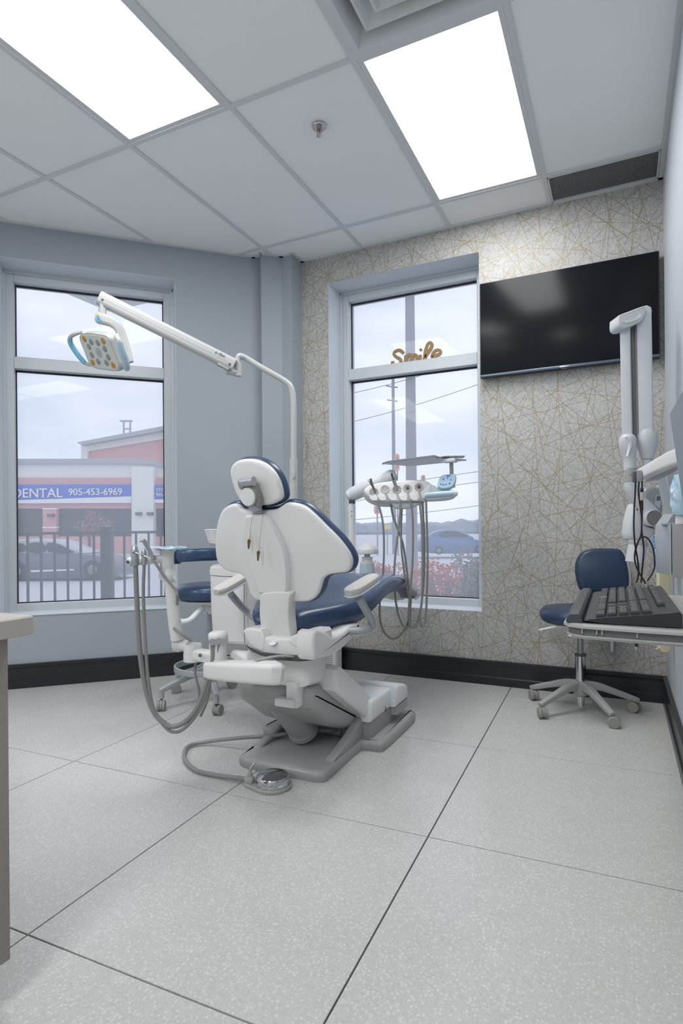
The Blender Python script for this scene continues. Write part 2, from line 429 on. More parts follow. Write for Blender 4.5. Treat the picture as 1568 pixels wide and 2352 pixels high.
# ---- walls
W2 = dict(u0=-1.845, u1=-0.785, z0=0.45, z1=2.711)               # opening in the papered wall
def wall_with_hole(b, at, a0, a1, h0, h1, z0, z1, zt, t):
    """AT(a, d, z) -> point; a wall from a0 to a1 with an opening h0..h1, z0..z1 and thickness t"""
    def q(a, c, zb, zc):
        r = [[at(x, d, z) for x, z in ((a, zb), (c, zb), (c, zc), (a, zc))] for d in (0, t)]
        b.rings(r)
    q(a0, h0, 0, zt); q(h1, a1, 0, zt); q(h0, h1, 0, z0); q(h0, h1, z1, zt)
at2 = lambda a, d, z: V(a, WV + d, z)
b = B(); wall_with_hole(b, at2, -2.30, RU + .12, W2['u0'], W2['u1'], W2['z0'], W2['z1'], CEIL + .1, 0.012)
wb = struct('wall_back', b, wallpaper)
b = B(); wall_with_hole(b, lambda a, d, z: at2(a, d + .0121, z), -2.30, RU + .12, W2['u0'] - .0015, W2['u1'] + .0015, W2['z0'] - .0015, W2['z1'] + .0015, CEIL + .1, 0.30)
part('plaster', b, reveal_m, wb)
# painted reveal lining of the papered wall's window
b = B()
for c, s_ in ((((W2['u0'] + W2['u1']) / 2, WV + .118, W2['z1'] + .0), (1.06, .23, .003)), (((W2['u0'] + W2['u1']) / 2, WV + .118, W2['z0'] + .001), (1.06, .234, .004)), ((W2['u0'] + .0, WV + .118, 1.58), (.003, .23, 2.26)), ((W2['u1'] - .0, WV + .118, 1.58), (.003, .23, 2.26))): b.box(c, s_)
part('reveal_lining', b, reveal_m, wb)
S0, S1 = -0.775, 0.296                                           # opening in the diagonal wall
Z0, Z1 = 0.45, 2.685
b = B(); wall_with_hole(b, lambda a, d, z: dg(a, LW + d, z), -1.35, 1.10, S0, S1, Z0, Z1, CEIL + .1, 0.30)
wl = struct('wall_left', b, wall_grey)
b = B(); hs = (S0 + S1) / 2; hw = S1 - S0
def dbox(b, s0, s1, d0, d1, z0, z1, bev=0.0):
    c = dg((s0 + s1) / 2, (d0 + d1) / 2, (z0 + z1) / 2); b.box(c, (abs(s1 - s0), abs(d1 - d0), abs(z1 - z0)), bev, R=Matrix.Rotation(PI / 4, 3, 'Z')); return b
dbox(b, S0, S1, LW + .002, LW + .235, Z1 - .002, Z1 + .002); dbox(b, S0, S1, LW - .006, LW + .235, Z0 - .002, Z0 + .003); dbox(b, S0 - .002, S0 + .002, LW + .002, LW + .235, Z0, Z1); dbox(b, S1 - .002, S1 + .002, LW + .002, LW + .235, Z0, Z1)
part('reveal_lining', b, reveal_m, wl)
b = B().box((RU + .06, .1, 1.5), (.12, 7.8, 3.0)); struct('wall_right', b, right_grey)
b = B().box((-1.9, BV - .06, 1.5), (4.6, .12, 3.0)); struct('wall_rear', b, reveal_m)
b = B().box((LU - .06, -.8, 1.5), (.12, 6.0, 3.0)); struct('wall_far_left', b, wall_pale)
# boxed pipe column in the corner
cp = [dg(0.873, LW + .05, 0), dg(0.873, 4.045, 0), V(-2.144, 3.583, 0), V(-2.057, 3.575, 0), V(-2.055, 3.76, 0), V(-2.30, 3.80, 0)]
cp[1] = V(-2.245, 3.478, 0)
b = B().slab(cp, (0, 0, 1), [(0, 0), (0, 3.0)]); struct('wall_corner', b, wall_grey)

# ---- windows
def window(name, at, R, a0, a1, z0, z1, zm0, zm1, d0):
    """frame with a transom between zm0 and zm1; each light a pane with gasket"""
    w = put(name, None); w['kind'] = 'structure'; w.empty_display_size = .1
    def bar(b, x0, x1, y0, y1, d_0, d_1, bev=.003): b.box(at((x0 + x1) / 2, (d_0 + d_1) / 2, (y0 + y1) / 2), (x1 - x0, d_1 - d_0, y1 - y0), bev, 1, R=R)
    fw = .058
    b = B(); bar(b, a0, a0 + fw, z0, z1, d0, d0 + .11); bar(b, a1 - fw, a1, z0, z1, d0, d0 + .11); bar(b, a0 + fw, a1 - fw, z1 - .062, z1, d0, d0 + .11); bar(b, a0 + fw, a1 - fw, z0, z0 + .055, d0, d0 + .11)
    fo = part('window_frame', b, frame_m, w)
    b = B(); bar(b, a0 - .02, a0 + .012, z0, z1, d0 - .012, d0); bar(b, a1 - .012, a1 + .02, z0, z1, d0 - .012, d0); bar(b, a0, a1, z1 - .012, z1 + .025, d0 - .012, d0)
    part('frame_lip', b, frame_m, w)
    b = B(); bar(b, a0 + fw - .001, a1 - fw + .001, zm0, zm1, d0 - .004, d0 + .11); part('transom', b, frame_m, w)
    for y0, y1 in ((z0 + .055, zm0), (zm1, z1 - .062)):
        x0, x1 = a0 + fw, a1 - fw
        b = B(); bar(b, x0, x0 + .006, y0, y1, d0 + .052, d0 + .072, 0); bar(b, x1 - .006, x1, y0, y1, d0 + .052, d0 + .072, 0); bar(b, x0, x1, y1 - .010, y1, d0 + .052, d0 + .072, 0); bar(b, x0, x1, y0, y0 + .006, d0 + .052, d0 + .072, 0)
        part('gasket', b, gasket_m, w)
        b = B(); b.quad(at(x0, d0 + .06, y0), at(x1, d0 + .06, y0), at(x1, d0 + .06, y1), at(x0, d0 + .06, y1))
        part('pane', b, glass_m, w)
    return w
window('window_2', lambda a, d, z: V(a, WV + d, z), None, -1.838, -0.786, 0.445, 2.700, 2.062, 2.142, 0.20)
window('window_1', lambda a, d, z: dg(a, LW + d, z), Matrix.Rotation(PI / 4, 3, 'Z'), -.772, .286, 0.445, 2.672, 2.045, 2.122, 0.20)

# ---- black coved baseboards with a stepped profile
def baseboard(name, p0, p1, n):
    """profile runs from p0 to p1 on the wall; n points into the room"""
    p0, p1, n = Vector(p0), Vector(p1), Vector(n)
    prof = [(0, 0), (.022, 0), (.022, .046), (.014, .052), (.012, .118), (.020, .132), (.020, .148), (0, .150)]
    b = B(); b.rings([[p + n * x + V(0, 0, z) for x, z in prof] for p in (p0, p1)]); return struct(name, b, base_black, sharp=25)
baseboard('baseboard_back', (-2.055, WV, 0), (RU, WV, 0), (0, -1, 0))
baseboard('baseboard_right', (RU, WV, 0), (RU, -3.5, 0), (-1, 0, 0))
baseboard('baseboard_left', dg(-1.3, LW, 0), dg(0.873, LW, 0), -NL)

# ---- ceiling: grid of T bars, mineral tiles, light panels, diffuser, return grille
U0, G = -2.7995, 0.6096; HV = [-3.6, -2.632, -1.42, -0.205, 0.998, 2.2014, 3.405, 4.0]
b = B().box((-1.9, .1, CEIL + .16), (4.8, 7.9, .06)); ceiling = struct('ceiling', b, tile_m)
us = [LU, U0 - 2 * G, U0 - G, U0, U0 + G, U0 + 2 * G, U0 + 3 * G, U0 + 4 * G, RU]
def clip(poly):
    """keep the part of a ceiling tile that lies inside the room"""
    def cut(P, n, d):
        out = []
        for i in range(len(P)):
            a, c = P[i - 1], P[i]; fa, fc = n.dot(a) - d, n.dot(c) - d
            if (fa <= 0) != (fc <= 0): out.append(a.lerp(c, fa / (fa - fc)))
            if fc <= 0: out.append(c)
        return out
    for n, d in ((NL, LW), (V(0, 1, 0), WV), (V(1, 0, 0), RU), (V(0, -1, 0), -BV), (V(-1, 0, 0), -LU)):
        poly = cut(poly, n, d)
        if len(poly) < 3: return None
    return poly
LIGHTS = {(4, 4): 'rectangular ceiling light panel above the left window side of the room, nearer the light arm', (6, 5): 'rectangular ceiling light panel beside the sprinkler, nearest the wall screen', (2, 2): 'added unseen rear left ceiling light panel, in the row nearer the dental chair', (6, 2): 'added unseen rear right ceiling light panel, in the row nearer the dental chair',
          (2, 1): 'added unseen rear left ceiling light panel, in the row beside the rear wall', (6, 1): 'added unseen rear right ceiling light panel, in the row beside the rear wall'}  # the four rear panels are unseen, added as fill from behind the camera
VENT = (6, 4); GRILLE = (7, 6)
bar_b = B(); hb = .012
for u in us[1:-1]:
    vt = min(WV, u + LW * math.sqrt(2))
    bar_b.box((u, (BV + vt) / 2, CEIL + .004), (.024, vt - BV, .010))
for v in HV[:-1]:
    ut = max(LU, v - LW * math.sqrt(2)); bar_b.box(((ut + RU) / 2, v, CEIL + .0035), (RU - ut, .024, .010))
bar_b.box((us[6] + G / 2, 1.6, CEIL + .0035), (G, .024, .010))
tb = part('ceiling_grid', bar_b, trim_m, ceiling)
lights = []
for i in range(len(us) - 1):
    for j in range(len(HV) - 1):
        x0, x1, y0, y1 = us[i] + .010, us[i + 1] - .010, HV[j] + .010, HV[j + 1] - .010
        if (i, j) in LIGHTS: lights.append((i, j)); continue
        if (i, j) == GRILLE: continue
        if (i, j) == VENT: y1 = 1.592
        P = clip([V(x0, y0, 0), V(x1, y0, 0), V(x1, y1, 0), V(x0, y1, 0)])
        if not P or len(P) < 3: continue
        b = B(); b.slab([p + V(0, 0, CEIL + .007) for p in P], (0, 0, 1), [(0.0, 0.0), (0, .012)]); part('ceiling_tile', b, tile_m, ceiling)
# wall angles
def angle(name, p0, p1, n):
    p0, p1, n = Vector(p0), Vector(p1), Vector(n); b = B()
    b.rings([[p + n * x + V(0, 0, CEIL + z) for x, z in ((0, -.002), (.024, -.002), (.024, .006), (0, .006))] for p in (p0, p1)]); struct(name, b, trim_m)
angle('trim_1', (-2.055, WV, 0), (RU, WV, 0), (0, -1, 0)); angle('trim_2', (RU, WV, 0), (RU, BV, 0), (-1, 0, 0)); angle('trim_3', dg(-1.2, LW, 0), dg(.84, LW, 0), -NL)
q = [dg(.84, LW, 0), V(-2.245, 3.478, 0), V(-2.144, 3.583, 0), V(-2.057, 3.575, 0), V(-2.055, WV, 0)]
for k, (a, c) in enumerate(zip(q, q[1:])):
    e = (c - a).normalized(); angle('trim_%d' % (4 + k), a - e * .01, c + e * .01, V(e.y, -e.x, 0))
for n_, (i, j) in enumerate(lights):
    x0, x1, y0, y1 = us[i] + .013, us[i + 1] - .013, HV[j] + .013, HV[j + 1] - .013; cx, cy = (x0 + x1) / 2, (y0 + y1) / 2
    t = thing('ceiling_light', LIGHTS[(i, j)], 'light', (cx, cy, CEIL), 'ceiling light panels')
    b = B(); o = [V(x0, y0, CEIL), V(x1, y0, CEIL), V(x1, y1, CEIL), V(x0, y1, CEIL)]
    fr = .022
    for c, s_ in (((cx, y0 + fr / 2, CEIL + .008), (x1 - x0, fr, .012)), ((cx, y1 - fr / 2, CEIL + .008), (x1 - x0, fr, .012)), ((x0 + fr / 2, cy, CEIL + .008), (fr, y1 - y0 - 2 * fr, .012)), ((x1 - fr / 2, cy, CEIL + .008), (fr, y1 - y0 - 2 * fr, .012))): b.box(c, s_)
    b.box((cx, cy, CEIL + .05), (x1 - x0, y1 - y0, .01)); part('frame', b, trim_m, t)
    b = B(); k = fr; b.quad(V(x0 + k, y0 + k, CEIL + .011), V(x0 + k, y1 - k, CEIL + .011), V(x1 - k, y1 - k, CEIL + .011), V(x1 - k, y0 + k, CEIL + .011)); part('diffuser', b, panel_glow, t)
# square air diffuser with nested cones
x0, x1, y0, y1 = us[6] + .013, us[7] - .013, 1.613, HV[5] - .013; cx, cy = (x0 + x1) / 2, (y0 + y1) / 2; hw_ = (x1 - x0) / 2
t = thing('air_diffuser', 'square white air diffuser with nested louvres at the top edge beside the ceiling light', 'vent', (cx, cy, CEIL))
def sq(h, z): return [V(cx - h, cy - h, z), V(cx + h, cy - h, z), V(cx + h, cy + h, z), V(cx - h, cy + h, z)]
b = B(); b.rings([sq(hw_, CEIL + .002), sq(hw_, CEIL - .004), sq(hw_ - .03, CEIL - .004), sq(hw_ - .06, CEIL + .05), sq(hw_ - .06, CEIL + .1), sq(hw_, CEIL + .1)], cap0=False, cap1=False); b.box((cx, cy, CEIL + .11), (2 * hw_, 2 * hw_, .01)); part('frame', b, trim_m, t)
for k, h in enumerate((.205, .14, .075)):
    b = B(); b.rings([sq(h, CEIL + .004 - .004 * k), sq(h - .012, CEIL + .000 - .004 * k), sq(h - .055, CEIL + .06), sq(h - .062, CEIL + .06), sq(h - .014, CEIL + .012)], cap0=False, cap1=False); part('louvre', b, trim_m, t)
# egg-crate return grille by the corner
x0, x1, y0, y1 = us[7] + .014, RU - .026, HV[6] + .014, WV - .026; cx, cy = (x0 + x1) / 2, (y0 + y1) / 2
t = thing('return_grille', 'dark egg-crate return air grille in the ceiling by the right wall corner', 'vent', (cx, cy, CEIL))
b = B()
for c, s_ in (((cx, y0 + .004, CEIL + .004), (x1 - x0, .008, .016)), ((cx, y1 - .004, CEIL + .004), (x1 - x0, .008, .016)), ((x0 + .004, cy, CEIL + .004), (.008, y1 - y0, .016)), ((x1 - .004, cy, CEIL + .004), (.008, y1 - y0, .016))): b.box(c, s_)
part('frame', b, trim_m, t)
b = B(); n_ = 44
for k in range(n_): b.box((x0 + .008 + (k + .5) * (x1 - x0 - .016) / n_, cy, CEIL + .009), (.0014, y1 - y0 - .016, .012))
n_ = 20
for k in range(n_): b.box((cx, y0 + .008 + (k + .5) * (y1 - y0 - .016) / n_, CEIL + .009), (x1 - x0 - .016, .0050, .008))
stuff(part('grid', b, grille_m, t))
b = B().box((cx, cy, CEIL + .1), (x1 - x0, y1 - y0, .004)); part('duct_back', b, dark_in, t)
# sprinkler head
c = onz(733, 290, CEIL)
t = thing('sprinkler_head', 'chrome fire sprinkler head in the ceiling tile between the two lights', 'sprinkler', c)
b = B().lathe([(.0, -.004), (.034, -.004), (.036, .0), (.030, .006), (.020, .004), (.018, .02)], c + V(0, 0, -.003), seg=24); part('escutcheon', b, chrome, t)
b = B().lathe([(.011, .0), (.011, -.018), (.006, -.02)], c, seg=14); b.tube([c + V(-.010, 0, -.016), c + V(-.013, 0, -.03), c + V(0, 0, -.044)], .0022, 6); b.tube([c + V(.010, 0, -.016), c + V(.013, 0, -.03), c + V(0, 0, -.044)], .0022, 6); part('body', b, steel, t)
b = B().tube([c + V(0, 0, -.02), c + V(0, 0, -.042)], .003, 8); part('bulb', b, mat('red_bulb', (176, 82, 50), .25, grain=.02), t)
b = B().lathe([(.003, -.043), (.014, -.045), (.014, -.047), (.0, -.048)], c, seg=16); part('deflector', b, chrome, t)
# ================================================================ dental chair (its long axis runs straight away along +y)
UC = -1.235
chair = thing('dental_chair', 'large dental patient chair seen from behind, white shell, navy cushions, grey base', 'dental chair', (UC, 2.4, 0))
# --- base plate: stepped grey casting on the floor
o = [(-1.438, 2.05), (-1.42, 2.015), (-1.36, 2.0), (-1.10, 2.0), (-1.045, 2.012), (-1.027, 2.05), (-1.033, 2.25), (-1.03, 2.36), (-1.015, 2.385), (-0.965, 2.392), (-0.937, 2.42), (-0.934, 2.62), (-0.938, 2.83), (-0.955, 2.875), (-1.0, 2.89),
     (-1.47, 2.89), (-1.515, 2.875), (-1.535, 2.83), (-1.545, 2.6), (-1.540, 2.39), (-1.525, 2.365), (-1.47, 2.36), (-1.442, 2.34), (-1.436, 2.25)]
b = B().slab(smooth_closed([V(x, y, 0) for x, y in o], 3), (0, 0, 1), [(.004, 0.0), (.002, .010), (0, .016), (0, .030), (.006, .040), (.018, .046)])
base = part('base_plate', b, mid_grey, chair)
# raised rails along both sides and the sunken middle's rear block
for s_ in (1, -1):
    u = UC + s_ * .172
    b = B().slab([V(u, y, z) for y, z in ((2.10, .036), (2.12, .052), (2.20, .068), (2.30, .092), (2.40, .135), (2.43, .165), (2.48, .175), (2.60, .15), (2.86, .12), (2.86, .036))], (s_, 0, 0), [(q, d - .022) for q, d in rnd(.012, .044)])
    part('side_rail', b, mid_grey, base)
b = B()
b.box((UC, 2.42, .075), (.32, .05, .07), .008); b.box((UC - .06, 2.40, .10), (.05, .05, .10), .006); b.box((UC + .08, 2.40, .10), (.04, .05, .10), .006)
part('pivot_block', b, mid_grey, base)
# --- white power box and toe-end cover at the rear of the base
b = B().slab([V(UC - .235, 2.42, 0), V(UC + .235, 2.42, 0), V(UC + .235, 2.70, 0), V(UC - .235, 2.70, 0)], (0, 0, 1), [(0, .04), (0, .122)])
part('box_skirt', b, mid_grey, base)
def toe_box(y0, y1, h0, h1, w, r, z0):
    b = B(); prof = [(y0, z0), (y0, h0 - r * .6), (y0 + r * .3, h0 - r * .15), (y0 + r, h0), (y1 - r, h1), (y1 - r * .3, h1 - r * .3), (y1, h1 - r), (y1, z0)]
    P = [V(UC + w, y, z) for y, z in prof]; b.slab(P, (1, 0, 0), [(p, d - 2 * w) for p, d in rnd(.018, 2 * w, k=3)]); return b
bx = part('power_box', toe_box(2.405, 2.72, .218, .215, .243, .03, .120), white_pl2, base)
bx2 = part('toe_cover', toe_box(2.645, 2.818, .228, .205, .272, .035, .125), white_pl2, base)
b = B().slab([V(UC - .268, 2.655, 0), V(UC + .268, 2.655, 0), V(UC + .268, 2.81, 0), V(UC - .268, 2.81, 0)], (0, 0, 1), [(0, .085), (0, .127)]); part('toe_skirt', b, grey_pl, base)
b = B().box((UC + .243, 2.57, .135), (.004, .006, .022)); part('slot', b, dark_grey, bx)
# --- lift arm: white cover above, grey belly below
A0, A1 = V(0, 2.44, .115), V(0, 2.055, .41)
def side(pts, u0, u1, prof_bev): 
    return B().slab([V(u0, y, z) for y, z in pts], (1, 0, 0), rnd(prof_bev, u1 - u0))
b = side([(2.47, .10), (2.40, .085), (2.33, .10), (2.16, .17), (1.995, .285), (1.985, .335), (2.0, .37), (2.08, .37), (2.46, .155)], UC - .19, UC + .165, .045)
belly = part('lift_arm', b, grey_pl, chair)
b = side([(2.50, .14), (2.47, .115), (2.43, .125), (2.10, .335), (2.085, .385), (2.10, .42), (2.15, .425), (2.50, .205)], UC - .225, UC + .222, .022)
part('arm_cover', b, white_pl, belly)
b = B().tube([(UC - .06, 2.12, .27), (UC - .03, 2.22, .14), (UC - .02, 2.26, .09)], [.062, .060, .058], 20); b.lathe([(.066, -.01), (.066, .012)], (UC - .022, 2.25, .10), (0, .5, -.85), 20); part('cylinder', b, grey_pl, chair)
# --- swivel mount under the seat
b = B()
o = [(1.965, .375), (1.955, .43), (1.962, .49), (2.0, .52), (2.10, .52), (2.14, .48), (2.12, .38), (2.08, .36)]
b.slab([V(UC - .13, y, z) for y, z in o], (1, 0, 0), rnd(.04, .30)); sw = part('swivel_mount', b, cream_pl, chair)
b = B().box((UC + .10, 1.975, .345), (.05, .06, .10), .008); b.box((UC + .075, 1.955, .315), (.085, .05, .03), .006); part('latch_block', b, white_pl, sw)
b = B().box((UC - .0, 1.953, .425), (.045, .02, .075), .004); part('switch_recess', b, dark_in, sw)
b = B().box((UC + .03, 1.950, .43), (.010, .02, .09), .002); part('switch_guard', b, cream_pl, sw)
# --- seat pan: pale casting that carries back and seat
b = B()
for k, (o, bev) in enumerate((([(559, 1461), (640, 1466), (727, 1462), (727, 1500), (719, 1513), (690, 1517), (640, 1514), (605, 1503), (582, 1492), (567, 1478)], .012), ([(557, 1449), (563, 1443.5), (580, 1444), (597, 1447), (604, 1457), (609, 1472), (605, 1498), (583, 1490), (566, 1474)], .008), ([(661, 1474), (670, 1463), (684, 1453), (700, 1450), (722, 1451), (727, 1458), (727, 1490), (680, 1490)], .008))):
    b.slab(smooth_closed(pix(o, (0, 1, 0), 1.895 - .003 * k), 1), (0, -1, 0), [(p, d - .13) for p, d in rnd(bev, .13)])
b.slab(pix([(588, 1466), (684, 1466), (684, 1500), (588, 1492)], (0, 1, 0), 1.898), (0, -1, 0), [(0, -.10), (0, -.003), (.003, 0)])
pan = part('seat_pan', b, cream_pl, chair)
b = B().box((UC + .03, 2.13, .527), (.27, .36, .07), .012); part('pan_floor', b, cream_pl, pan)
b = B()
o = pix([(722, 1452), (745, 1449), (757, 1455), (766, 1463), (790, 1452), (806, 1437), (826, 1432), (823, 1445), (808, 1469), (785, 1492), (760, 1507), (735, 1513), (722, 1512)], (1, 0, 0), UC + .245)
b.slab(smooth_closed(o, 3), (1, 0, 0), [(p, d - .075) for p, d in rnd(.014, .075)]); part('pan_wing', b, cream_pl, pan)
b = B(); o = pix([(566, 1482), (600, 1497), (655, 1503), (726, 1507), (722, 1516), (690, 1519), (640, 1516), (600, 1505), (577, 1494)], (0, 1, 0), 1.893)
b.slab(o, (0, -1, 0), rnd(.002, .006)); part('painted_gap_shade', b, dark_grey, pan)  # dark strip standing in for the shade under the pan
b = B().sweep([atd(690, 1509, 2.2), atd(640, 1507, 2.15), atd(586, 1517, 2.1)], rrect(.022, .006, .0028), smooth=3); part('release_lever', b, grey_pl, pan)
# badge: white oval with blue letters
c = onv(627, 1475, 1.892) ; b = B().lathe([(.0, .0), (.016, .0), (.017, .002), (.0, .003)], c, (0, -.6, .8), 24); bd = part('badge', b, white_pl, pan)
letters('a-dec', .0125, c + V(-.0135, -.0035, .0002), (1, 0, 0), (0, .8, .6), blue_print, 'badge_letters', pan, .0006, shear=.2)
# --- seat upholstery: sections from the hips to the toe
def seat_ring(y, zt, w, th, lip, n=11):
    """crowned cushion section"""
    pts = []
    for k in range(n):
        a = -1 + 2 * k / (n - 1); pts.append(V(UC + a * w, y, zt + lip * (abs(a) ** 2.2) - .018 * abs(a) ** 8))
    for a in (1.0,): pts += [V(UC + w + .012, y, zt - th * .35 + lip * .8), V(UC + w + .004, y, zt - th * .75 + lip * .5)]
    for k in range(n - 2): 
        a = .9 - 1.8 * k / (n - 3); pts.append(V(UC + a * w, y, zt - th + lip * .35 * a * a))
    pts += [V(UC - w - .004, y, zt - th * .75 + lip * .5), V(UC - w - .012, y, zt - th * .35 + lip * .8)]
    return pts
secs = [(1.985, .622, .07, .025, .005), (1.995, .645, .095, .055, .005), (2.03, .658, .120, .085, .007), (2.08, .663, .150, .098, .009), (2.14, .666, .184, .102, .012), (2.21, .671, .220, .104, .015), (2.30, .679, .244, .104, .017), (2.42, .695, .248, .102, .016), (2.56, .719, .234, .099, .013), (2.72, .739, .214, .095, .009), (2.88, .740, .197, .09, .005), (3.04, .722, .182, .085, .002), (3.20, .680, .166, .08, 0), (3.33, .628, .15, .065, 0), (3.38, .60, .125, .035, 0)]
rows = []
for k in range(len(secs[0])): rows.append([q.x for q in smooth_open([V(s_[k], 0, 0) for s_ in secs], 5)])
b = B().rings([seat_ring(*[rows[k][i] for k in range(5)]) for i in range(len(rows[0]))]); seat = part('seat_cushion', b, navy, chair, sharp=60)
b = B(); sec = [(2.15, .545, .10), (2.4, .562, .14), (2.7, .605, .14), (3.0, .608, .12), (3.2, .575, .11), (3.40, .535, .09)]
b.rings([[V(UC + a * w, y, z + .035 * abs(a) ** 2 + (.02 if t else 0)) for a, t in ((-1, 0), (-.5, 0), (0, 0), (.5, 0), (1, 0), (1.05, 1), (-1.05, 1))] for y, z, w in sec]); part('seat_underside', b, white_pl, seat)
# clear protective sleeve over the toe end
secs2 = [(3.08, .722, .187, .085, .002), (3.24, .672, .172, .08, 0), (3.36, .622, .155, .065, 0), (3.43, .575, .13, .03, 0)]
b = B().rings([[p + V(math.sin(k * 2.1 + r) * .004, 0, math.cos(k * 1.7 + 2 * r) * .004) for k, p in enumerate(seat_ring(*q))] for r, q in enumerate(secs2)], cap0=False)
part('toe_sleeve', b, mat('clear_sleeve', (214, 218, 222), .12, grain=.25, gscale=60, alpha=.6, coat=.6), seat)
# --- backrest: white shell on navy upholstery, on a plane leaning back a little
NB = V(0, .977, .213); DB = NB.dot(V(UC, 1.905, .985))
shell_px = [(582, 1170.5), (561, 1169), (551, 1160), (540, 1156.5), (526, 1161), (513.5, 1173), (504, 1197.5), (499.5, 1231), (499, 1265), (503, 1286), (515, 1303), (535, 1312), (552, 1315), (565.6, 1326), (573, 1341.5), (578, 1360), (588.5, 1373.5), (605, 1378), (640, 1379), (671, 1379), (702, 1380), (720, 1375.5), (732.5, 1363), (739, 1347.5), (744.7, 1329), (758.5, 1318.5), (778, 1315), (800, 1312), (809, 1300), (810, 1283), (800, 1262), (778, 1234), (754, 1210), (726, 1182), (702, 1162.5), (680, 1155), (662, 1153.7), (651, 1160), (638, 1168), (619, 1170.7), (600, 1171)]
so = smooth_closed(pix(shell_px, NB, DB), 3)
b = B().slab(so, -NB, [(p, d - .012) for p, d in rnd(.012, .03, .004)]); shell = part('backrest_shell', b, cream_pl, chair)
b = B().slab(so, NB, [(-.002, .004), (-.006, .010), (-.009, .022), (-.007, .036), (.002, .048), (.010, .054)]); part('backrest_cushion', b, navy, chair, sharp=60)
# raised spine with a translucent cover, and the hinge bracket below it
sp = [(584, 1177), (575, 1180), (571, 1192), (569, 1215), (572, 1245), (579, 1280), (590, 1312), (600, 1338), (605, 1356), (640, 1359), (668, 1357), (673, 1340), (673, 1300), (668, 1265), (656, 1232), (641, 1203), (628, 1184), (616, 1177)]
o = smooth_closed([q - NB * .02 for q in pix(sp, NB, DB)], 3)
b = B().slab(o, -NB, [(-.004, -.03), (.0, .008), (.004, .018), (.010, .024)]); part('spine_cover', b, cream_pl, shell)
br = [(606, 1361), (668, 1358), (668, 1372), (667, 1388), (666, 1405), (667, 1425), (669, 1445), (670, 1458), (664, 1463), (612, 1460), (605, 1452), (602, 1430), (600, 1405), (601, 1382)]
o = smooth_closed(pix(br, NB, DB - .035), 3)
b = B().slab(o, -NB, [(p, d - .045) for p, d in rnd(.005, .06)]); part('back_bracket', b, cream_pl, chair)
# --- headrest
NH = V(0.05, .985, .16).normalized(); DH = NH.dot(V(UC, 1.86, 1.17))
hp = [(573, 1053.5), (596, 1057), (616, 1067), (633, 1084), (645, 1106), (651, 1130), (650, 1143), (640, 1152), (622, 1159), (606, 1160), (585, 1162), (566, 1158), (555, 1148), (545, 1130), (537, 1105), (533, 1085), (537, 1069), (551, 1057)]
ho = smooth_closed(pix(hp, NH, DH), 4)
b = B().slab(ho, -NH, [(p, d - .012) for p, d in rnd(.016, .032, .004)]); head = part('headrest_shell', b, cream_pl, chair)
b = B().slab(ho, NH, [(-.002, .004), (-.006, .012), (-.008, .022), (-.006, .034), (.002, .044), (.012, .05)]); part('headrest_cushion', b, navy, chair, sharp=60)
def hpx(p, off): return onp(p[0], p[1], NH, DH - off)
b = B().slab(smooth_closed([hpx(p, .03) for p in [(555, 1106), (558, 1101), (582, 1098), (589, 1101), (597, 1118), (606, 1150), (604, 1162), (598, 1164), (585, 1140), (572, 1124), (560, 1122)]], 3), -NH, rnd(.008, .03)); hj = part('headrest_link', b, link_grey, chair)
b = B().tube([hpx((555, 1108), .062), hpx((583, 1105), .062)], .018, 16); part('hinge_barrel', b, alu, hj)
c = hpx((572, 1141), .06)
b = B().lathe([(.0, -.03), (.036, -.03), (.038, -.024), (.038, .004), (.034, .008)], c, -NH, 28); part('knob_ring', b, link_grey, hj)
b = B().lathe([(.0335, .004), (.0335, .010), (.030, .013), (.0, .014)], c, -NH, 28); part('knob_cap', b, white_pl, hj)
b = B().slab([q for q in pix([(581, 1166), (603, 1166), (604, 1178), (583, 1178)], NB, DB - .022)], -NB, rnd(.002, .012)); part('glide_bar', b, alu, hj)
b = B().slab([hpx(p, .02) for p in [(574, 1158), (602, 1160), (602, 1172), (581, 1172)]], -NH, rnd(.003, .02)); part('glide_neck', b, alu, hj)
b = B().lathe([(.0, -.004), (.0095, -.004), (.0095, .002), (.0, .003)], hpx((573, 1095), .016), -NH, 14); part('lock_slot', b, dark_in, hj)
# --- armrests
# right armrest: pad on a bent tube
def pad(px_axis, w, h, ux):
    """pad along two points, rounded section"""
    p0, p1 = px_axis; b = B(); d = (p1 - p0); L = d.length; d.normalize()
    up_ = (V(0, 0, 1) - d * d.z).normalized(); sd = d.cross(up_); pts = []; sc = []
    for t, k in ((0, .35), (.03, .62), (.08, .84), (.16, .97), (.4, 1), (.7, .96), (.88, .84), (.95, .68), (.985, .48), (1, .25)): pts.append(p0 + d * L * t); sc.append(k)
    return pts, sc, up_, sd
def build_arm(p0, p1, w, h, tube_pts, tr, side_name):
    pts, sc, up_, sd = pad((p0, p1), w, h, None)
    b = B()
    def sect(k, z0, z1, f): return k
    top = []; bot = []
    n = 14
    for p, k in zip(pts, sc):
        r1 = []; r2 = []
        for i in range(n):
            a = 2 * PI * i / n; ca, sa = math.cos(a), math.sin(a)
            x = math.copysign(abs(ca) ** .6, ca) * w * k; z = math.copysign(abs(sa) ** .7, sa) * h
            r1.append(p + sd * x + up_ * (z * min(1, k + .25) + h * .45)); r2.append(p + sd * x * 1.01 + up_ * (z * .35 * min(1, k + .2) - h * .45))
        top.append(r1); bot.append(r2)
    b.rings(top); pd = part('armrest_pad', b, pad_m, chair)
    b = B().rings(bot); part('pad_base', b, white_pl2, pd)
    b = B().tube(tube_pts, tr, 14, smooth=6); part('armrest_tube', b, armgrey, chair)
ur = UC + .315
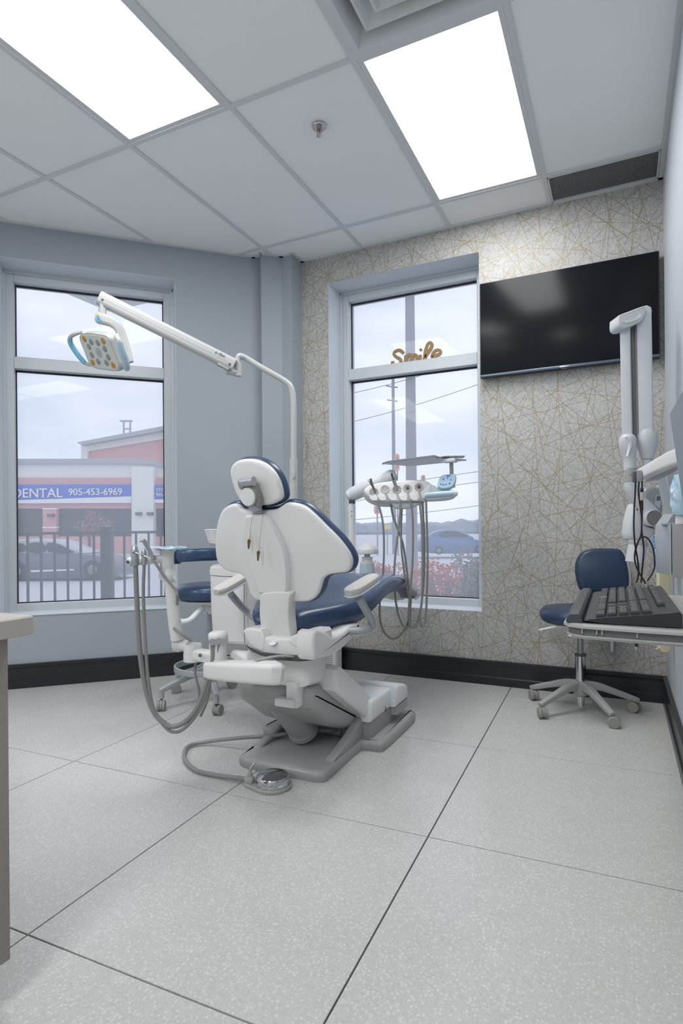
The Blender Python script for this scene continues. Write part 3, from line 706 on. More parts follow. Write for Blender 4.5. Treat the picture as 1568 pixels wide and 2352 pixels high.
build_arm(onu(800, 1367, ur - .01), onu(862, 1328, ur + .0), .036, .017, [onu(823, 1372, ur), onu(838, 1398, ur), onu(852, 1424, ur), onu(852, 1440, ur - .005), onu(835, 1447, ur - .02), onu(800, 1450, ur - .08)], .0165, '')
ul = UC - .33
build_arm(onu(497, 1364, ul + .02), onu(574, 1320, ul), .036, .017, [onu(530, 1365, ul), onu(548, 1386, ul), onu(570, 1408, ul + .02), onu(592, 1424, ul + .07)], .0165, 'l')
b = B().box(onu(812, 1449, UC + .215), (.09, .07, .035), .01); part('arm_mount', b, white_pl, pan)
# --- bib clip chain hanging behind the back (two cords, one thing)
def bpx(x, y, off): return onp(x, y, NB, DB - off)
top = bpx(592, 1172, .03)
bib = thing('bib_chain', 'thin metal bib chain with two clips hanging down behind the chair back', 'bib clip', bpx(592, 1180, .04))
for (x0, x1, y0, y1, y2, y3) in ((579.5, 579, 1181, 1224, 1238, 1260), (603.6, 603.4, 1181, 1252, 1264, 1287)):
    P0, P1 = bpx(x0, y0, .048), bpx(x1, y1, .048); P1.y = min(P1.y, P0.y); L = (P1 - P0).length
    b = B(); n_ = int(L / .0032)
    for k in range(n_ + 1): b.ball(P0.lerp(P1, k / n_), .0013, 6)
    b.tube([bpx(591, 1176, .04), bpx((x0 + 592) / 2, 1176.5, .046), P0], .0012, 5); stuff(part('chain', b, steel, bib))
    P2 = bpx(x1, y2, .048); P2.y = P1.y
    b = B().tube([P1, P2], .0047, 10); part('collar', b, mat('ivory_collar', (214, 208, 190), .5, grain=.02), bib) if 'ivory_collar' not in MATS else part('collar', b, MATS['ivory_collar'], bib)
    P3 = bpx(x1 + 1.5, y3, .048); P3.y = P2.y
    b = B(); e = (P3 - P2).normalized(); sd = V(1, 0, 0)
    for s_ in (1, -1): b.slab([P2 + sd * .001 * s_, P2 + sd * .006 * s_ + e * .006, P2 + sd * .0045 * s_ + e * .014, P3 + sd * .0015 * s_, P3 + sd * .0004 * s_, P2 + sd * .001 * s_ + e * .012], (0, -1, 0), [(0, -.003), (0, .003)])
    b.tube([P2 + e * .008 - sd * .007, P2 + e * .008 + sd * .007], .002, 6); part('clip', b, brass_m, bib)
# --- foot control with its hose
c = V(-1.197, 1.905, 0)
fp = thing('foot_control', 'round chrome-topped foot control disc on the floor in front of the chair base', 'foot control', c)
o = [c + V(math.cos(a) * .073, math.sin(a) * .073, 0) for a in [2 * PI * k / 30 for k in range(30)]]
nose = V(-1.285, 1.872, 0)
o = [p for p in o if (p - nose).length > .068] 
i0 = min(range(len(o)), key=lambda k: (o[k] - nose).length + (1 if (o[k] - nose).cross(c - nose).z < 0 else 0))
allp = sorted(o + [nose + V(-.012, .022, 0), nose + V(-.012, -.014, 0)], key=lambda p: math.atan2(p.y - c.y, p.x - c.x))
b = B().slab(allp, (0, 0, 1), [(.002, 0), (0, .004), (0, .011), (.004, .014)]); fb = part('foot_base', b, grey_pl, fp)
b = B().lathe([(.064, .014), (.064, .022), (.061, .025), (.061, .034), (.0635, .036), (.0635, .042), (.060, .047), (.03, .053), (.006, .0555), (.0, .0555)], c, seg=36); part('disc', b, chrome, fp)
b = B().box(nose + V(.004, .004, .024), (.036, .028, .026), .006); b.lathe([(.010, 0), (.009, .016), (.007, .018), (.006, .026)], nose + V(.004, .006, .036), seg=14); part('hose_socket', b, grey_pl, fp)
b = B().tube([nose + V(.004, .006, .06), nose + V(.008, .012, .072), nose + V(.018, .02, .085)], .0035, 8, smooth=4); part('toggle', b, alu, fp)
hose = [nose + V(-.01, .003, .024), onz(500, 1781, .014), onz(450, 1769, .012), onz(424, 1742, .012), onz(432, 1714, .013), onz(480, 1703, .02), V(-1.52, 2.19, .045), V(-1.36, 2.21, .062), onz(690, 1679, .075), V(-1.16, 2.34, .085), V(-1.15, 2.42, .075)]
hose[6] = onz(560, 1694, .055); hose[7] = onz(630, 1690, .065)
b = B().tube(hose, .0085, 10, smooth=7); part('foot_hose', b, hose_m, fp)
# ================================================================ operating light on its tall post
DLp = 3.12
lt = thing('dental_light', 'white post-mounted dental operating light with long arm reaching across the left window', 'dental light', atd(674, 1420, DLp))
b = B().tube([atd(674, 1440, DLp), atd(674, 1053, DLp)], .0205, 20); pole = part('post_sleeve', b, lamp_white, lt)
b = B().slab(smooth_closed([atd(674 + 4 * math.cos(a), 1090 + 10 * math.sin(a), DLp - .024) for a in [2 * PI * k / 12 for k in range(12)]], 1), -fwd, [(0, -.01), (0, .004), (.002, .006)]); part('cover_button', b, lamp_white, pole)
pp = [atd(674, 1060, DLp), atd(674, 960, DLp), atd(673, 915, DLp), atd(668, 890, DLp), atd(655, 876, DLp), atd(635, 864, DLp), atd(600, 844, DLp), atd(570, 826, DLp), atd(557, 819, DLp - .01), atd(549, 818, DLp - .01), atd(546, 828, DLp - .01), atd(547, 850, DLp - .01)]
b = B().tube(pp, .0155, 18, smooth=5); part('post', b, lamp_white, lt)
b = B().tube([atd(547, 833, DLp - .01), atd(547, 864, DLp - .01)], .0195, 18); jt = part('joint_collar', b, lamp_white, lt)
b = B().tube([atd(544, 857, DLp - .012), atd(520, 852, DLp - .03)], .018, 14); part('joint_pin', b, lamp_white, jt)
a0, a1 = atd(538, 840, DLp - .03), atd(228, 684, 2.96)
b = B().sweep([a0.lerp(a1, t) for t in (0, .004, .5, .996, 1)], rrect(.055, .070, .020, 4), scale=[(.8, .85), (1, 1), (1, 1), (1, 1), (.8, .85)]); arm = part('flex_arm', b, lamp_white, lt)
ad = (a1 - a0).normalized(); an = ad.cross(V(0, 0, 1)).normalized()
if an.dot(fwd) > 0: an = -an
au = an.cross(ad).normalized(); au = au if au.z > 0 else -au
off = an * .0278
b = B(); b.box((a0 + a1) / 2 + an * .0275 - au * .004, ((a1 - a0).length - .06, .001, .0016), 0, R=Matrix((ad, an, au)).transposed()); part('seam', b, grey_pl, arm)
letters('a-dec', .026, a0.lerp(a1, .155) + off + au * .006, -ad, au, print_m, 'arm_letters', arm, .0008)
for t_, q in ((.03, 0), (.965, .003)):
    b = B().lathe([(.0, 0), (.006, 0), (.006, .0016), (.0, .0018)], a0.lerp(a1, t_) + off + au * (q - .012), an, 14); part('screw', b, dark_grey, arm)
b = B().slab([p for p in [a0.lerp(a1, .02) - au * .03, a0.lerp(a1, .10) - au * .03, a0.lerp(a1, .11) - au * .042, a0.lerp(a1, .02) - au * .044]], an, rnd(.004, .03, k=2)); part('arm_clamp', b, grey_pl, arm)
HD = 2.95
b = B().tube([atd(233, 694, HD), atd(235, 716, HD)], .011, 14); b.tube([atd(235, 708, HD), atd(235, 726, HD)], .0185, 18); part('stem', b, lamp_white, lt)
yk = [atd(221, 729, HD), atd(226, 730, HD), atd(240, 734, HD), atd(258, 741, HD + .005), atd(272, 753, HD + .012), atd(281, 775, HD + .02), atd(291, 806, HD + .025), atd(301, 832, HD + .025)]
b = B().sweep(yk, rrect(.056, .042, .015), up=an, smooth=4, scale=[(.7, .8), (1, 1), (.95, .95), (.85, .8), (.85, .75), (.8, .75), (.7, .7), (.45, .6)]); yoke = part('yoke', b, lamp_white, lt)
for k, (x, y) in enumerate(((223, 724), (224, 728.3), (225.5, 732.3), (228, 736))):
    b = B().slab([atd(x + q * 3.2, y + r * 1.4, HD - .032) for q, r in ((-1, 0), (-.7, -.8), (.7, -1), (1, -.2), (.8, .8), (-.8, 1))], -fwd, [(0, -.006), (0, .001)]); part('button', b, mat('yellow_button', (214, 200, 60), .4, grain=.02) if k == 0 else (MATS.get('light_blue_button') or mat('light_blue_button', (70, 176, 222), .4, grain=.02)), yoke)
gx, gy = -.00222, .0019
def hp3(x, y): return atd(x, y, 2.93 + gx * (x - 228) + gy * (y - 810))
NHL = (hp3(250, 800) - hp3(210, 800)).cross(hp3(228, 840) - hp3(228, 780)).normalized()
if NHL.dot(fwd) > 0: NHL = -NHL
face = smooth_closed([hp3(x, y) for x, y in ((190, 767), (205, 765), (226, 768), (241, 771), (250, 778), (256, 792), (268, 822), (274, 838), (273, 850), (264, 852), (245, 850), (223, 847), (211, 842), (203, 832), (193, 806), (184, 784), (183, 773))], 3)
b = B().slab(face, -NHL, [(0, 0), (-.003, .004), (-.004, .02), (.0, .04), (.012, .055), (.03, .062)]); hd_ = part('lamp_head', b, lamp_white, lt)
b = B().slab(face, NHL, [(.006, -.002), (.006, .0015), (.008, .003)]); part('face_plate', b, mat('face_plate_grey', (206, 207, 206), .25, grain=.01, coat=.4), hd_)
lx = [(195, 778), (238, 783), (214, 832), (261, 838)]; lg = [(211, 785), (226, 787), (206, 796), (242, 801), (212.5, 815), (250, 820), (227, 830), (246, 833)]
for pts_, m_ in ((lx, amber), (lg, lens_m)):
    for x, y in pts_:
        b = B().lathe([(.0165, .001), (.0165, .0045), (.0145, .0055), (.0, .0062)], hp3(x, y), NHL, 16); part('lens', b, m_, hd_)
b = B().lathe([(.027, .001), (.027, .004), (.025, .0045), (.0, .0046)], hp3(228, 809), NHL, 28); cd = part('centre_disc', b, mat('centre_disc', (176, 178, 182), .35, grain=.02), hd_)
ex_ = (hp3(238, 783) - hp3(195, 778)).normalized(); ey_ = NHL.cross(ex_)
letters('a-dec', .015, hp3(228, 809) - ex_ * .018 - ey_ * .004 + NHL * .0052, ex_, ey_, lamp_white, 'disc_letters', hd_, .0006)
hl = [hp3(184, 764) - NHL * .01, hp3(176, 766) + NHL * .012, hp3(169, 773) + NHL * .02, hp3(170, 786) + NHL * .02, hp3(182, 812) + NHL * .012, hp3(195, 834) - NHL * .0, hp3(207, 842) - NHL * .02]
hr = [hp3(266, 772) - NHL * .01, hp3(276, 773) + NHL * .018, hp3(285, 781) + NHL * .028, hp3(290, 797) + NHL * .03, hp3(297, 824) + NHL * .024, hp3(296, 844) + NHL * .01, hp3(282, 850) - NHL * .015]
for pts_, k_ in ((hl, .010), (hr, .0135)):
    b = B().tube(pts_, [k_ * .8, k_, k_, k_, k_, k_ * .95, k_ * .7], 12, smooth=4); hn = part('handle', b, lamp_white, hd_)
    b = B().tube(pts_[2:6], [k_ + .0015, k_ + .003, k_ + .003, k_ + .002], 12, smooth=4); part('barrier_sleeve', b, blue_film2 if k_ < .012 else blue_film, hd_, 'blue film sleeve on the light handle')

# ================================================================ support centre with rinse bowl
sc_ = V(-1.705, 2.50, 0)
t = thing('support_centre', 'white cylindrical support column with rinse bowl between the chair and the rear stool', 'dental unit', sc_)
def ell(rx_, ry_, z, n=40, sx=2.6):
    return [sc_ + V(math.copysign(abs(math.cos(a)) ** (2 / sx), math.cos(a)) * rx_, math.copysign(abs(math.sin(a)) ** (2 / sx), math.sin(a)) * ry_, z) for a in [2 * PI * k / n for k in range(n)]]
b = B().rings([ell(.15, .15, .425), ell(.168, .165, .44), ell(.175, .17, .60), ell(.178, .172, .748), ell(.178, .172, .752)]); body = part('column_body', b, white_pl, t)
b = B().rings([ell(.180, .174, .755), ell(.181, .175, .77), ell(.178, .172, .792), ell(.165, .16, .802), ell(.12, .12, .806)]); part('column_lid', b, white_pl, t)
pxs = sc_ + V(.06, -.171, .0)
b = B().box(pxs + V(0.03, .002, .59), (.0025, .006, .31)); part('seam', b, grey_pl, body)
b = B().rings([ell(.12, .12, .36), ell(.14, .14, .40), ell(.145, .145, .428)]); part('column_foot', b, grey_pl, t)
b = B().sweep([sc_ + V(.02, -.05, .37), V(-1.50, 2.32, .36), V(-1.36, 2.20, .37), V(-1.24, 2.16, .42)], rrect(.17, .06, .02), smooth=4); part('carrier_arm', b, white_pl, t)
bc = atd(506, 1222, 2.86); bc.z = .985 - 2 * .002
b = B().lathe([(.012, -.085), (.02, -.08), (.04, -.075), (.056, -.066), (.072, -.012), (.078, .0), (.074, .002), (.068, -.008), (.05, -.055), (.02, -.065), (.0, -.066)], bc, seg=32); part('rinse_bowl', b, mat('glazed_bowl', (226, 227, 227), .12, grain=.01, coat=.5), t)

# ================================================================ delivery unit over the toe end
DD = 3.14; PD = 3.52
du = thing('delivery_unit', 'white dental delivery head with five hanging hoses in front of the right window', 'dental unit', atd(807, 1400, PD))
b = B().tube([atd(807, 1430, PD), atd(807, 1163, PD)], .0228, 20); b.tube([atd(806, 1166, PD), atd(806, 1152, PD)], .018, 16); post = part('post', b, white_pl, du)
for y in (1175, 1185):
    b = B().lathe([(.0, 0), (.0035, 0), (.0035, .001), (.0, .0012)], atd(807, y, PD - .0225), -fwd, 10); part('screw', b, dark_grey, post)
b = B().tube([atd(801, 1153, PD - .01), atd(815, 1152, PD - .01)], .012, 12); part('pivot', b, dark_grey, post)
pa = [atd(796, 1141, PD), atd(800, 1139, PD), atd(812, 1134, PD), atd(855, 1114, PD - .06), atd(893, 1097, PD - .1), atd(903, 1092, PD - .12), atd(907, 1090, PD - .12)]
b = B().tube(pa, [.018, .032, .042, .043, .043, .036, .02], 20, smooth=3); part('spring_arm', b, white_pl2, du)
NF = (-fwd + V(0, 0, .30)).normalized(); DF = NF.dot(atd(915, 1127, DD))
ho_ = [(836, 1128), (839, 1120), (848, 1114), (870, 1107.5), (905, 1103), (940, 1101), (968, 1101), (983, 1105), (992, 1113), (992, 1122), (985, 1133), (979, 1143), (968, 1149), (940, 1151), (905, 1152.5), (876, 1152), (858, 1147), (844, 1139)]
b = B().slab(smooth_closed(pix(ho_, NF, DF), 3), NF, [(p, d - .11) for p, d in rnd(.014, .11, .03)]); hb_ = part('control_head', b, white_pl, du)
for k, (x, y) in enumerate(((858, 1130), (884, 1124), (911, 1124), (935, 1121.5), (961.5, 1119))):
    c = onp(x, y, NF, DF)
    b = B().lathe([(.024, .0), (.024, .002), (.021, .003), (.018, .0014), (.010, .0006), (.0, .0005)], c, NF, 20); hol = part('holder', b, dish_m, hb_)
    x2 = x + (-1, 7, 6, 6, 6)[k]; b = B().slab([q for q in pix([(x - 2.0, y + 6), (x + 3.5, y + 6), (x + 6, 1141), (x + 13, 1151), (x + 7, 1152), (x + 1, 1143)], NF, DF)], NF, [(0, -.01), (0, .0012)]); part('hose_channel', b, grey_pl, hb_)
for k in range(5):
    x = (846, 866, 889.5, 914, 939)[k]; w = 17
    b = B().slab(pix([(x, 1138.5 - k * .4), (x + w, 1137.5 - k * .4), (x + w + 3.5, 1142), (x + w + 3, 1150.5), (x + 9, 1150.5), (x + 3, 1146)], NF, DF), NF, [(0, -.01), (0, .004), (.002, .006)]); part('lip_block', b, cream_pl, hb_)
for k, (x, y) in enumerate(((935.5, 1121), (961.5, 1118.5))):
    b = B().lathe([(.0, .001), (.0085, .001), (.0085, .007), (.005, .008), (.0, .0075)], onp(x, y, NF, DF), NF, 14); part('handpiece_coupling', b, dark_grey, hb_)
c0 = onp(862, 1132, NF, DF - .0); c1 = onp(850, 1103, NF, DF + .045)
b = B().tube([c0, c0.lerp(c1, .3), c0.lerp(c1, .75), c1], [.005, .006, .0085, .0095], 12); b.tube([c1, atd(848.5, 1101, DD - .03)], .011, 12); sy = part('syringe', b, steel, du)
b = B().ball(atd(848, 1105, DD - .045), .006, 10); part('syringe_button', b, chrome, sy)
c0 = onp(912, 1126, NF, DF + .0); c1 = onp(903, 1101, NF, DF + .035)
b = B().tube([c0, c0.lerp(c1, .2), c1], [.006, .0105, .011], 12); hpiece = part('handpiece', b, chrome, du)
b = B().tube([c1, onp(898.5, 1087, NF, DF + .05)], [.006, .0055], 10); part('handpiece_motor', b, dark_grey, hpiece)
# side wing with touch pad and gripped handle
b = B().slab(smooth_closed([atd(x, y, DD - .02) for x, y in ((985, 1112), (1000, 1116), (1012, 1124), (1042, 1126), (1048, 1138), (1038, 1147), (1010, 1150), (980, 1149), (978, 1130))], 3), -fwd, [(p, d - .10) for p, d in rnd(.012, .10)]); wing = part('side_wing', b, white_pl2, hb_)
NT = (-fwd * .8 + V(0, 0, .35) - rgt * .25).normalized(); DT = NT.dot(atd(1024, 1106, DD - .03))
b = B().slab(smooth_closed(pix([(1004, 1116), (1007, 1103), (1014, 1093), (1026, 1090), (1042, 1089), (1047, 1093), (1045, 1107), (1038, 1118), (1026, 1122), (1012, 1122)], NT, DT), 3), NT, [(p, d - .025) for p, d in rnd(.006, .03)]); tp = part('touch_pad', b, blue_film, hb_, 'touch pad under blue barrier film')
for x, y, r in ((1012, 1112, .0045), (1018, 1113.5, .005), (1024, 1113, .004), (1032, 1110.5, .005), (1018, 1101, .005), (1027, 1098, .004), (1035, 1102, .004)):
    b = B().lathe([(0, 0), (r, 0), (r, .001), (0, .0012)], onp(x, y, NT, DT + .005), NT, 10); part('key', b, blue_print, tp)
b = B().slab(pix([(1025, 1092.5), (1034, 1092), (1034, 1095), (1025, 1095.5)], NT, DT), NT, [(0, .004), (0, .0062)]); part('display', b, mat('violet_display', (96, 110, 226), .3, grain=.02), tp)
b = B().tube([atd(976, 1138, DD - .07), atd(1044, 1133, DD - .07)], .0165, 18); part('grip', b, blue_film, wing, 'handle wrapped in blue film')
b = B().tube([atd(1040, 1133.3, DD - .07), atd(1047, 1133, DD - .07), atd(1050, 1132.8, DD - .07)], [.0165, .0165, .012], 18); part('grip_end', b, cream_pl, wing)
b = B().tube([atd(974, 1138, DD - .07), atd(979, 1138, DD - .07)], [.010, .0158], 16); part('grip_end', b, cream_pl, wing)
# tray holder above
zt = H + 154 * 3.2 / F
b = B(); q = [onz(879, 1065, zt), onz(893, 1060.5, zt), onz(996, 1047.5, zt), onz(1008, 1051, zt)]
back = V(.10, .19, 0)
b.slab([q[0], q[1], q[2], q[3], q[3] + back, q[0] + back], (0, 0, 1), [(0, -.003), (0, .003)]); tr_ = part('tray_holder', b, alu, du)
b = B().tube(q[0:1] + q[1:], .006, 8); part('tray_rim', b, alu, tr_)
b = B().sweep([atd(1003, 1052, DD - .02), atd(1020, 1049, DD - .02), atd(1064, 1049, DD - .02)], rrect(.06, .012, .005)); part('tray_arm', b, alu, du)
b = B().box(atd(1032, 1058, DD - .02), (.07, .06, .020), .004); part('tray_pivot', b, white_pl2, du)
b = B().tube([atd(1036, 1058, DD - .0), atd(1037, 1095, DD - .0), atd(1041, 1120, DD - .0)], .0105, 14); part('tray_stem', b, grey_pl, du)
b = B().slab(smooth_closed([atd(x, y, DD + .05) for x, y in ((900, 1152), (960, 1151), (958, 1160), (945, 1168), (925, 1170), (908, 1169), (900, 1162))], 3), -fwd, rnd(.012, .05)); part('arm_hub', b, white_pl2, du)
# hoses: from the head down in long loops and back up
HZ = [[(866, 1149), (878, 1195), (881.5, 1252), (879, 1321), (871.5, 1390), (874, 1431), (885, 1456), (902, 1467), (921, 1457), (936, 1430), (943, 1380), (938, 1344), (927, 1259), (914, 1218), (902, 1184), (896.6, 1152)],
      [(919.6, 1150), (916, 1207), (907.5, 1275), (905, 1333), (910, 1390), (920, 1427), (932, 1442), (940, 1430), (941, 1390), (937, 1363), (927.6, 1310), (920.7, 1241), (923, 1152)],
      [(942.5, 1149), (947.5, 1195), (947.5, 1275), (944, 1333), (939, 1390), (940, 1428), (948, 1442), (958, 1429), (967, 1390), (973.5, 1321), (974, 1230), (969, 1149)],
      [(963, 1149), (968, 1207), (970, 1290), (968.5, 1379), (964, 1413), (967, 1433), (971, 1438), (976, 1427), (979.5, 1379), (981.6, 1275), (978, 1149)]]
for k, pts_ in enumerate(HZ):
    n_ = len(pts_); P = [atd(x, y, DD - .02 - .012 * k + .05 * i / n_) for i, (x, y) in enumerate(pts_)]
    b = B().tube(P, .0058, 10, smooth=5); part('hose', b, hose_m, du)
# water bottle on the same post
t = thing('water_bottle', 'translucent blue-tinted water bottle under a white cap beside the delivery post', 'bottle', atd(843, 1330, PD - .04))
wc = atd(843, 1258, PD - .03)
def hz(y): return H - (y - 1209) * (PD - .03) / F
b = B().lathe([(.0, hz(1246)), (.03, hz(1247)), (.052, hz(1252)), (.066, hz(1258)), (.068, hz(1261)), (.068, hz(1268)), (.064, hz(1269.5)), (.0, hz(1269.5))], V(wc.x, wc.y, 0), seg=28); capb = part('bottle_cap', b, white_pl, t)
b = B().box(V(wc.x, wc.y, hz(1264)) + (atd(815, 1262, PD) - atd(843, 1262, PD)) * .6, (.07, .05, .03), .01, R=Matrix.Rotation(-YAW, 3, 'Z')); part('bottle_bracket', b, white_pl, capb)
b = B().lathe([(.018, hz(1269)), (.018, hz(1276)), (.032, hz(1277)), (.034, hz(1279)), (.030, hz(1282)), (.036, hz(1288)), (.043, hz(1290)), (.043, hz(1293))], V(wc.x, wc.y, 0), seg=24); part('bottle_collar', b, cream_pl, t)
b = B().lathe([(.042, hz(1292)), (.046, hz(1305)), (.050, hz(1335)), (.048, hz(1370)), (.03, hz(1376)), (.0, hz(1376))], V(wc.x, wc.y, 0), seg=24); part('bottle_body', b, bottle_m, t)
b = B().tube([V(wc.x + .002, wc.y, hz(1294)), V(wc.x + .002, wc.y, hz(1372))], .006, 10); part('dip_tube', b, mat('blue_tube', (110, 160, 196), .4, grain=.02), t)

# ================================================================ assistant's arm with suction lines
D1, D2 = 2.06, 2.26
aa = thing('suction_unit', 'white assistant arm with suction tips and looping grey hoses left of the chair', 'dental unit', atd(560, 1545, 2.15))
b = B().sweep([atd(652, 1547, D1), atd(640, 1546, D1), atd(618, 1545, D1), atd(540, 1541, 2.16), atd(492, 1537.5, D2), atd(474, 1537, D2), atd(469, 1537, D2)], rrect(.085, .074, .018), scale=[(.5, .6), (.85, .95), (1, 1), (1, .95), (1, .92), (.85, .85), (.5, .6)], smooth=3); barm = part('horizontal_arm', b, cream_pl, aa)
c = atd(607, 1527, D1 + .03); b = B().lathe([(.024, -.01), (.024, .004), (.021, .008), (.014, .009), (.0, .007)], c, seg=24); part('pivot_cap', b, chrome, barm)
c = atd(501, 1525, D2); 
def zz(y, d): return H - (y - 1210) * d / F
b = B().lathe([(.037, zz(1530, D2)), (.037, zz(1510, D2)), (.034, zz(1508, D2)), (.034, zz(1465, D2)), (.0, zz(1464, D2))], V(c.x, c.y, 0), seg=24); hub = part('vacuum_canister', b, white_pl, aa)
b = B().lathe([(.033, zz(1467, D2)), (.038, zz(1460, D2)), (.038, zz(1456, D2)), (.036, zz(1451, D2)), (.028, zz(1446.5, D2)), (.0, zz(1445, D2))], V(c.x, c.y, 0), seg=24); part('canister_cap', b, white_pl, hub)
for x, y in ((487.5, 1472), (502, 1470), (516, 1470)):
    b = B().tube([atd(x, y - 2, D2), atd(x, y + 3, D2 - .05)], .0125, 14); part('hose_socket', b, grey_pl, hub)
b = B().sweep([atd(500, 1510, D2), atd(470, 1506, D2 + .01), atd(450, 1502, D2 + .03)], rrect(.05, .045, .012)); part('link', b, white_pl, aa)
c = atd(443, 1494, D2 + .04); d3 = D2 + .04
b = B().lathe([(.037, zz(1513, d3)), (.037, zz(1496, d3)), (.034, zz(1495, d3)), (.036, zz(1494, d3)), (.036, zz(1478, d3)), (.033, zz(1474, d3)), (.0, zz(1473, d3))], V(c.x, c.y, 0), seg=24); h2 = part('pivot_hub', b, white_pl, aa)
b = B().lathe([(.0, 0), (.0075, 0), (.0075, .003), (.005, .004), (.0, .003)], atd(460, 1505, D2 - .03), -fwd, 16); part('screw', b, steel, h2)
b = B().tube([atd(397, 1476, d3 + .02), atd(402, 1476, d3 + .02), atd(414, 1479, d3 + .02), atd(420, 1481, d3 + .02)], [.022, .033, .033, .026], 18); b.tube([atd(414, 1479, d3 + .01), atd(432, 1484, d3)], .022, 16); part('elbow', b, white_pl, aa)
b = B().tube([atd(407, 1470, d3), atd(401, 1430, d3), atd(393, 1370, d3), atd(387, 1325, d3)], [.025, .0245, .0225, .018], 18, smooth=4); part('upright', b, cream_pl, aa)
b = B().tube([atd(375, 1321, d3 - .01), atd(379, 1321, d3), atd(394, 1320, d3), atd(400, 1319, d3)], [.022, .031, .031, .024], 18); part('wrist', b, white_pl, aa)
b = B().lathe([(.016, zz(1309, d3)), (.021, zz(1302, d3)), (.0235, zz(1290, d3)), (.0235, zz(1268, d3)), (.026, zz(1263, d3)), (.042, zz(1255, d3)), (.046, zz(1253, d3)), (.0, zz(1253, d3))], V(*atd(385, 1290, d3).xy, 0), seg=24); part('holder_post', b, cream_pl, aa)
cc = V(*atd(386, 1255, d3).xy, 0)
b = B().rings([[cc + V(math.cos(a) * r * (1 + .18 * math.sin(3 * a + k)), math.sin(a) * r * (1 + .18 * math.cos(2 * a)), zz(y, d3) + .003 * math.sin(5 * a + k)) for a in [2 * PI * q / 30 for q in range(30)]] for k, (r, y) in enumerate(((.036, 1259.5), (.052, 1256), (.078, 1255), (.076, 1252.5), (.045, 1251)))], cap0=False); part('barrier_film', b, blue_film, aa, 'crumpled blue film over the post top')
b = B().tube([atd(381, 1283, d3), atd(345, 1286, d3 - .02), atd(302, 1290, d3 - .04)], .0165, 18); rail = part('holder_bar', b, cream_pl, aa)
b = B().tube([atd(306, 1289.5, d3 - .04), atd(296, 1290.5, d3 - .045), atd(292, 1291, d3 - .047)], [.0185, .0185, .012], 18); part('bar_end', b, cream_pl, rail)
b = B().lathe([(.0, 0), (.007, 0), (.006, .002), (.0, .001)], atd(293.5, 1291, d3 - .065), (atd(292, 1291, d3) - atd(302, 1290, d3)).normalized() * .5 - fwd, 12); part('end_screw', b, dark_grey, rail)
for x, y0, y1, r in ((310, 1252, 1300, .0145), (331, 1260, 1298, .010)):
    dx = d3 - .05
    b = B().tube([atd(x, y1, dx), atd(x, 1286, dx), atd(x - .5, 1268, dx), atd(x - .5, y0 + 2, dx), atd(x - .5, y0, dx)], [r, r * 1.05, r, r * .66, r * .5], 14); va = part('suction_valve', b, alu, aa)
    b = B().tube([atd(x - 5, y0 + 15, dx - .014), atd(x + 8, y0 + 20, dx - .014)], .003, 8); b.ball(atd(x - 3, y0 + 16, dx - .016), .006 if r > .012 else .004, 10); part('valve_lever', b, steel, va)
s0, s1, s2 = atd(352, 1285, d3 - .07), atd(346, 1270, d3 - .07), atd(331, 1242, d3 - .08)
b = B().tube([s0, s1, s1.lerp(s2, .5), s2], [.0062, .0078, .0085, .0095], 12); b.tube([s2, atd(327, 1241, d3 - .08), atd(319, 1244.5, d3 - .085)], [.008, .005, .003], 10); part('syringe', b, alu, aa)
b = B().tube([atd(351, 1277, d3 - .06), atd(353.5, 1286, d3 - .06)], .0092, 10); part('syringe_ring', b, steel, aa)
A1 = [(311, 1298), (314.5, 1387), (320.5, 1490), (334, 1582), (354, 1637), (380, 1663), (400, 1668.5), (428, 1655), (455, 1621), (477.5, 1559), (489, 1511), (488, 1476)]
A2 = [(331, 1297), (329, 1364), (333.5, 1467), (340, 1559), (352, 1625), (380, 1671), (404, 1681.5), (430, 1667), (459, 1628), (481, 1570), (495, 1520), (503, 1475)]
A3 = [(352, 1286), (376, 1322), (402, 1354.5), (407, 1375), (405, 1395), (396, 1405), (391, 1421), (393, 1436), (409, 1451), (440, 1473)]
A4 = [(450, 1513), (448, 1547), (456, 1582), (457, 1610), (452, 1630)]
A5 = [(468, 1514), (476, 1550), (481, 1575), (474, 1612), (460, 1645)]
for pts_, r, m_ in ((A1, .0098, hose_m), (A2, .0064, hose_m), (A3, .0058, hose_m), (A4, .0055, hose_m), (A5, .0055, hose_m)):
    n_ = len(pts_); P = []
    for i, (x, y) in enumerate(pts_):
        d = d3 - .05 - .02 * i / n_
        if pts_ is A3: d = d3 - .07 + (.11 if 1375 < y < 1440 else .0)
        if pts_ in (A4, A5): d = d3
        P.append(atd(x, y, d))
    b = B().tube(P, r, 12, smooth=5); part('hose', b, m_, aa)
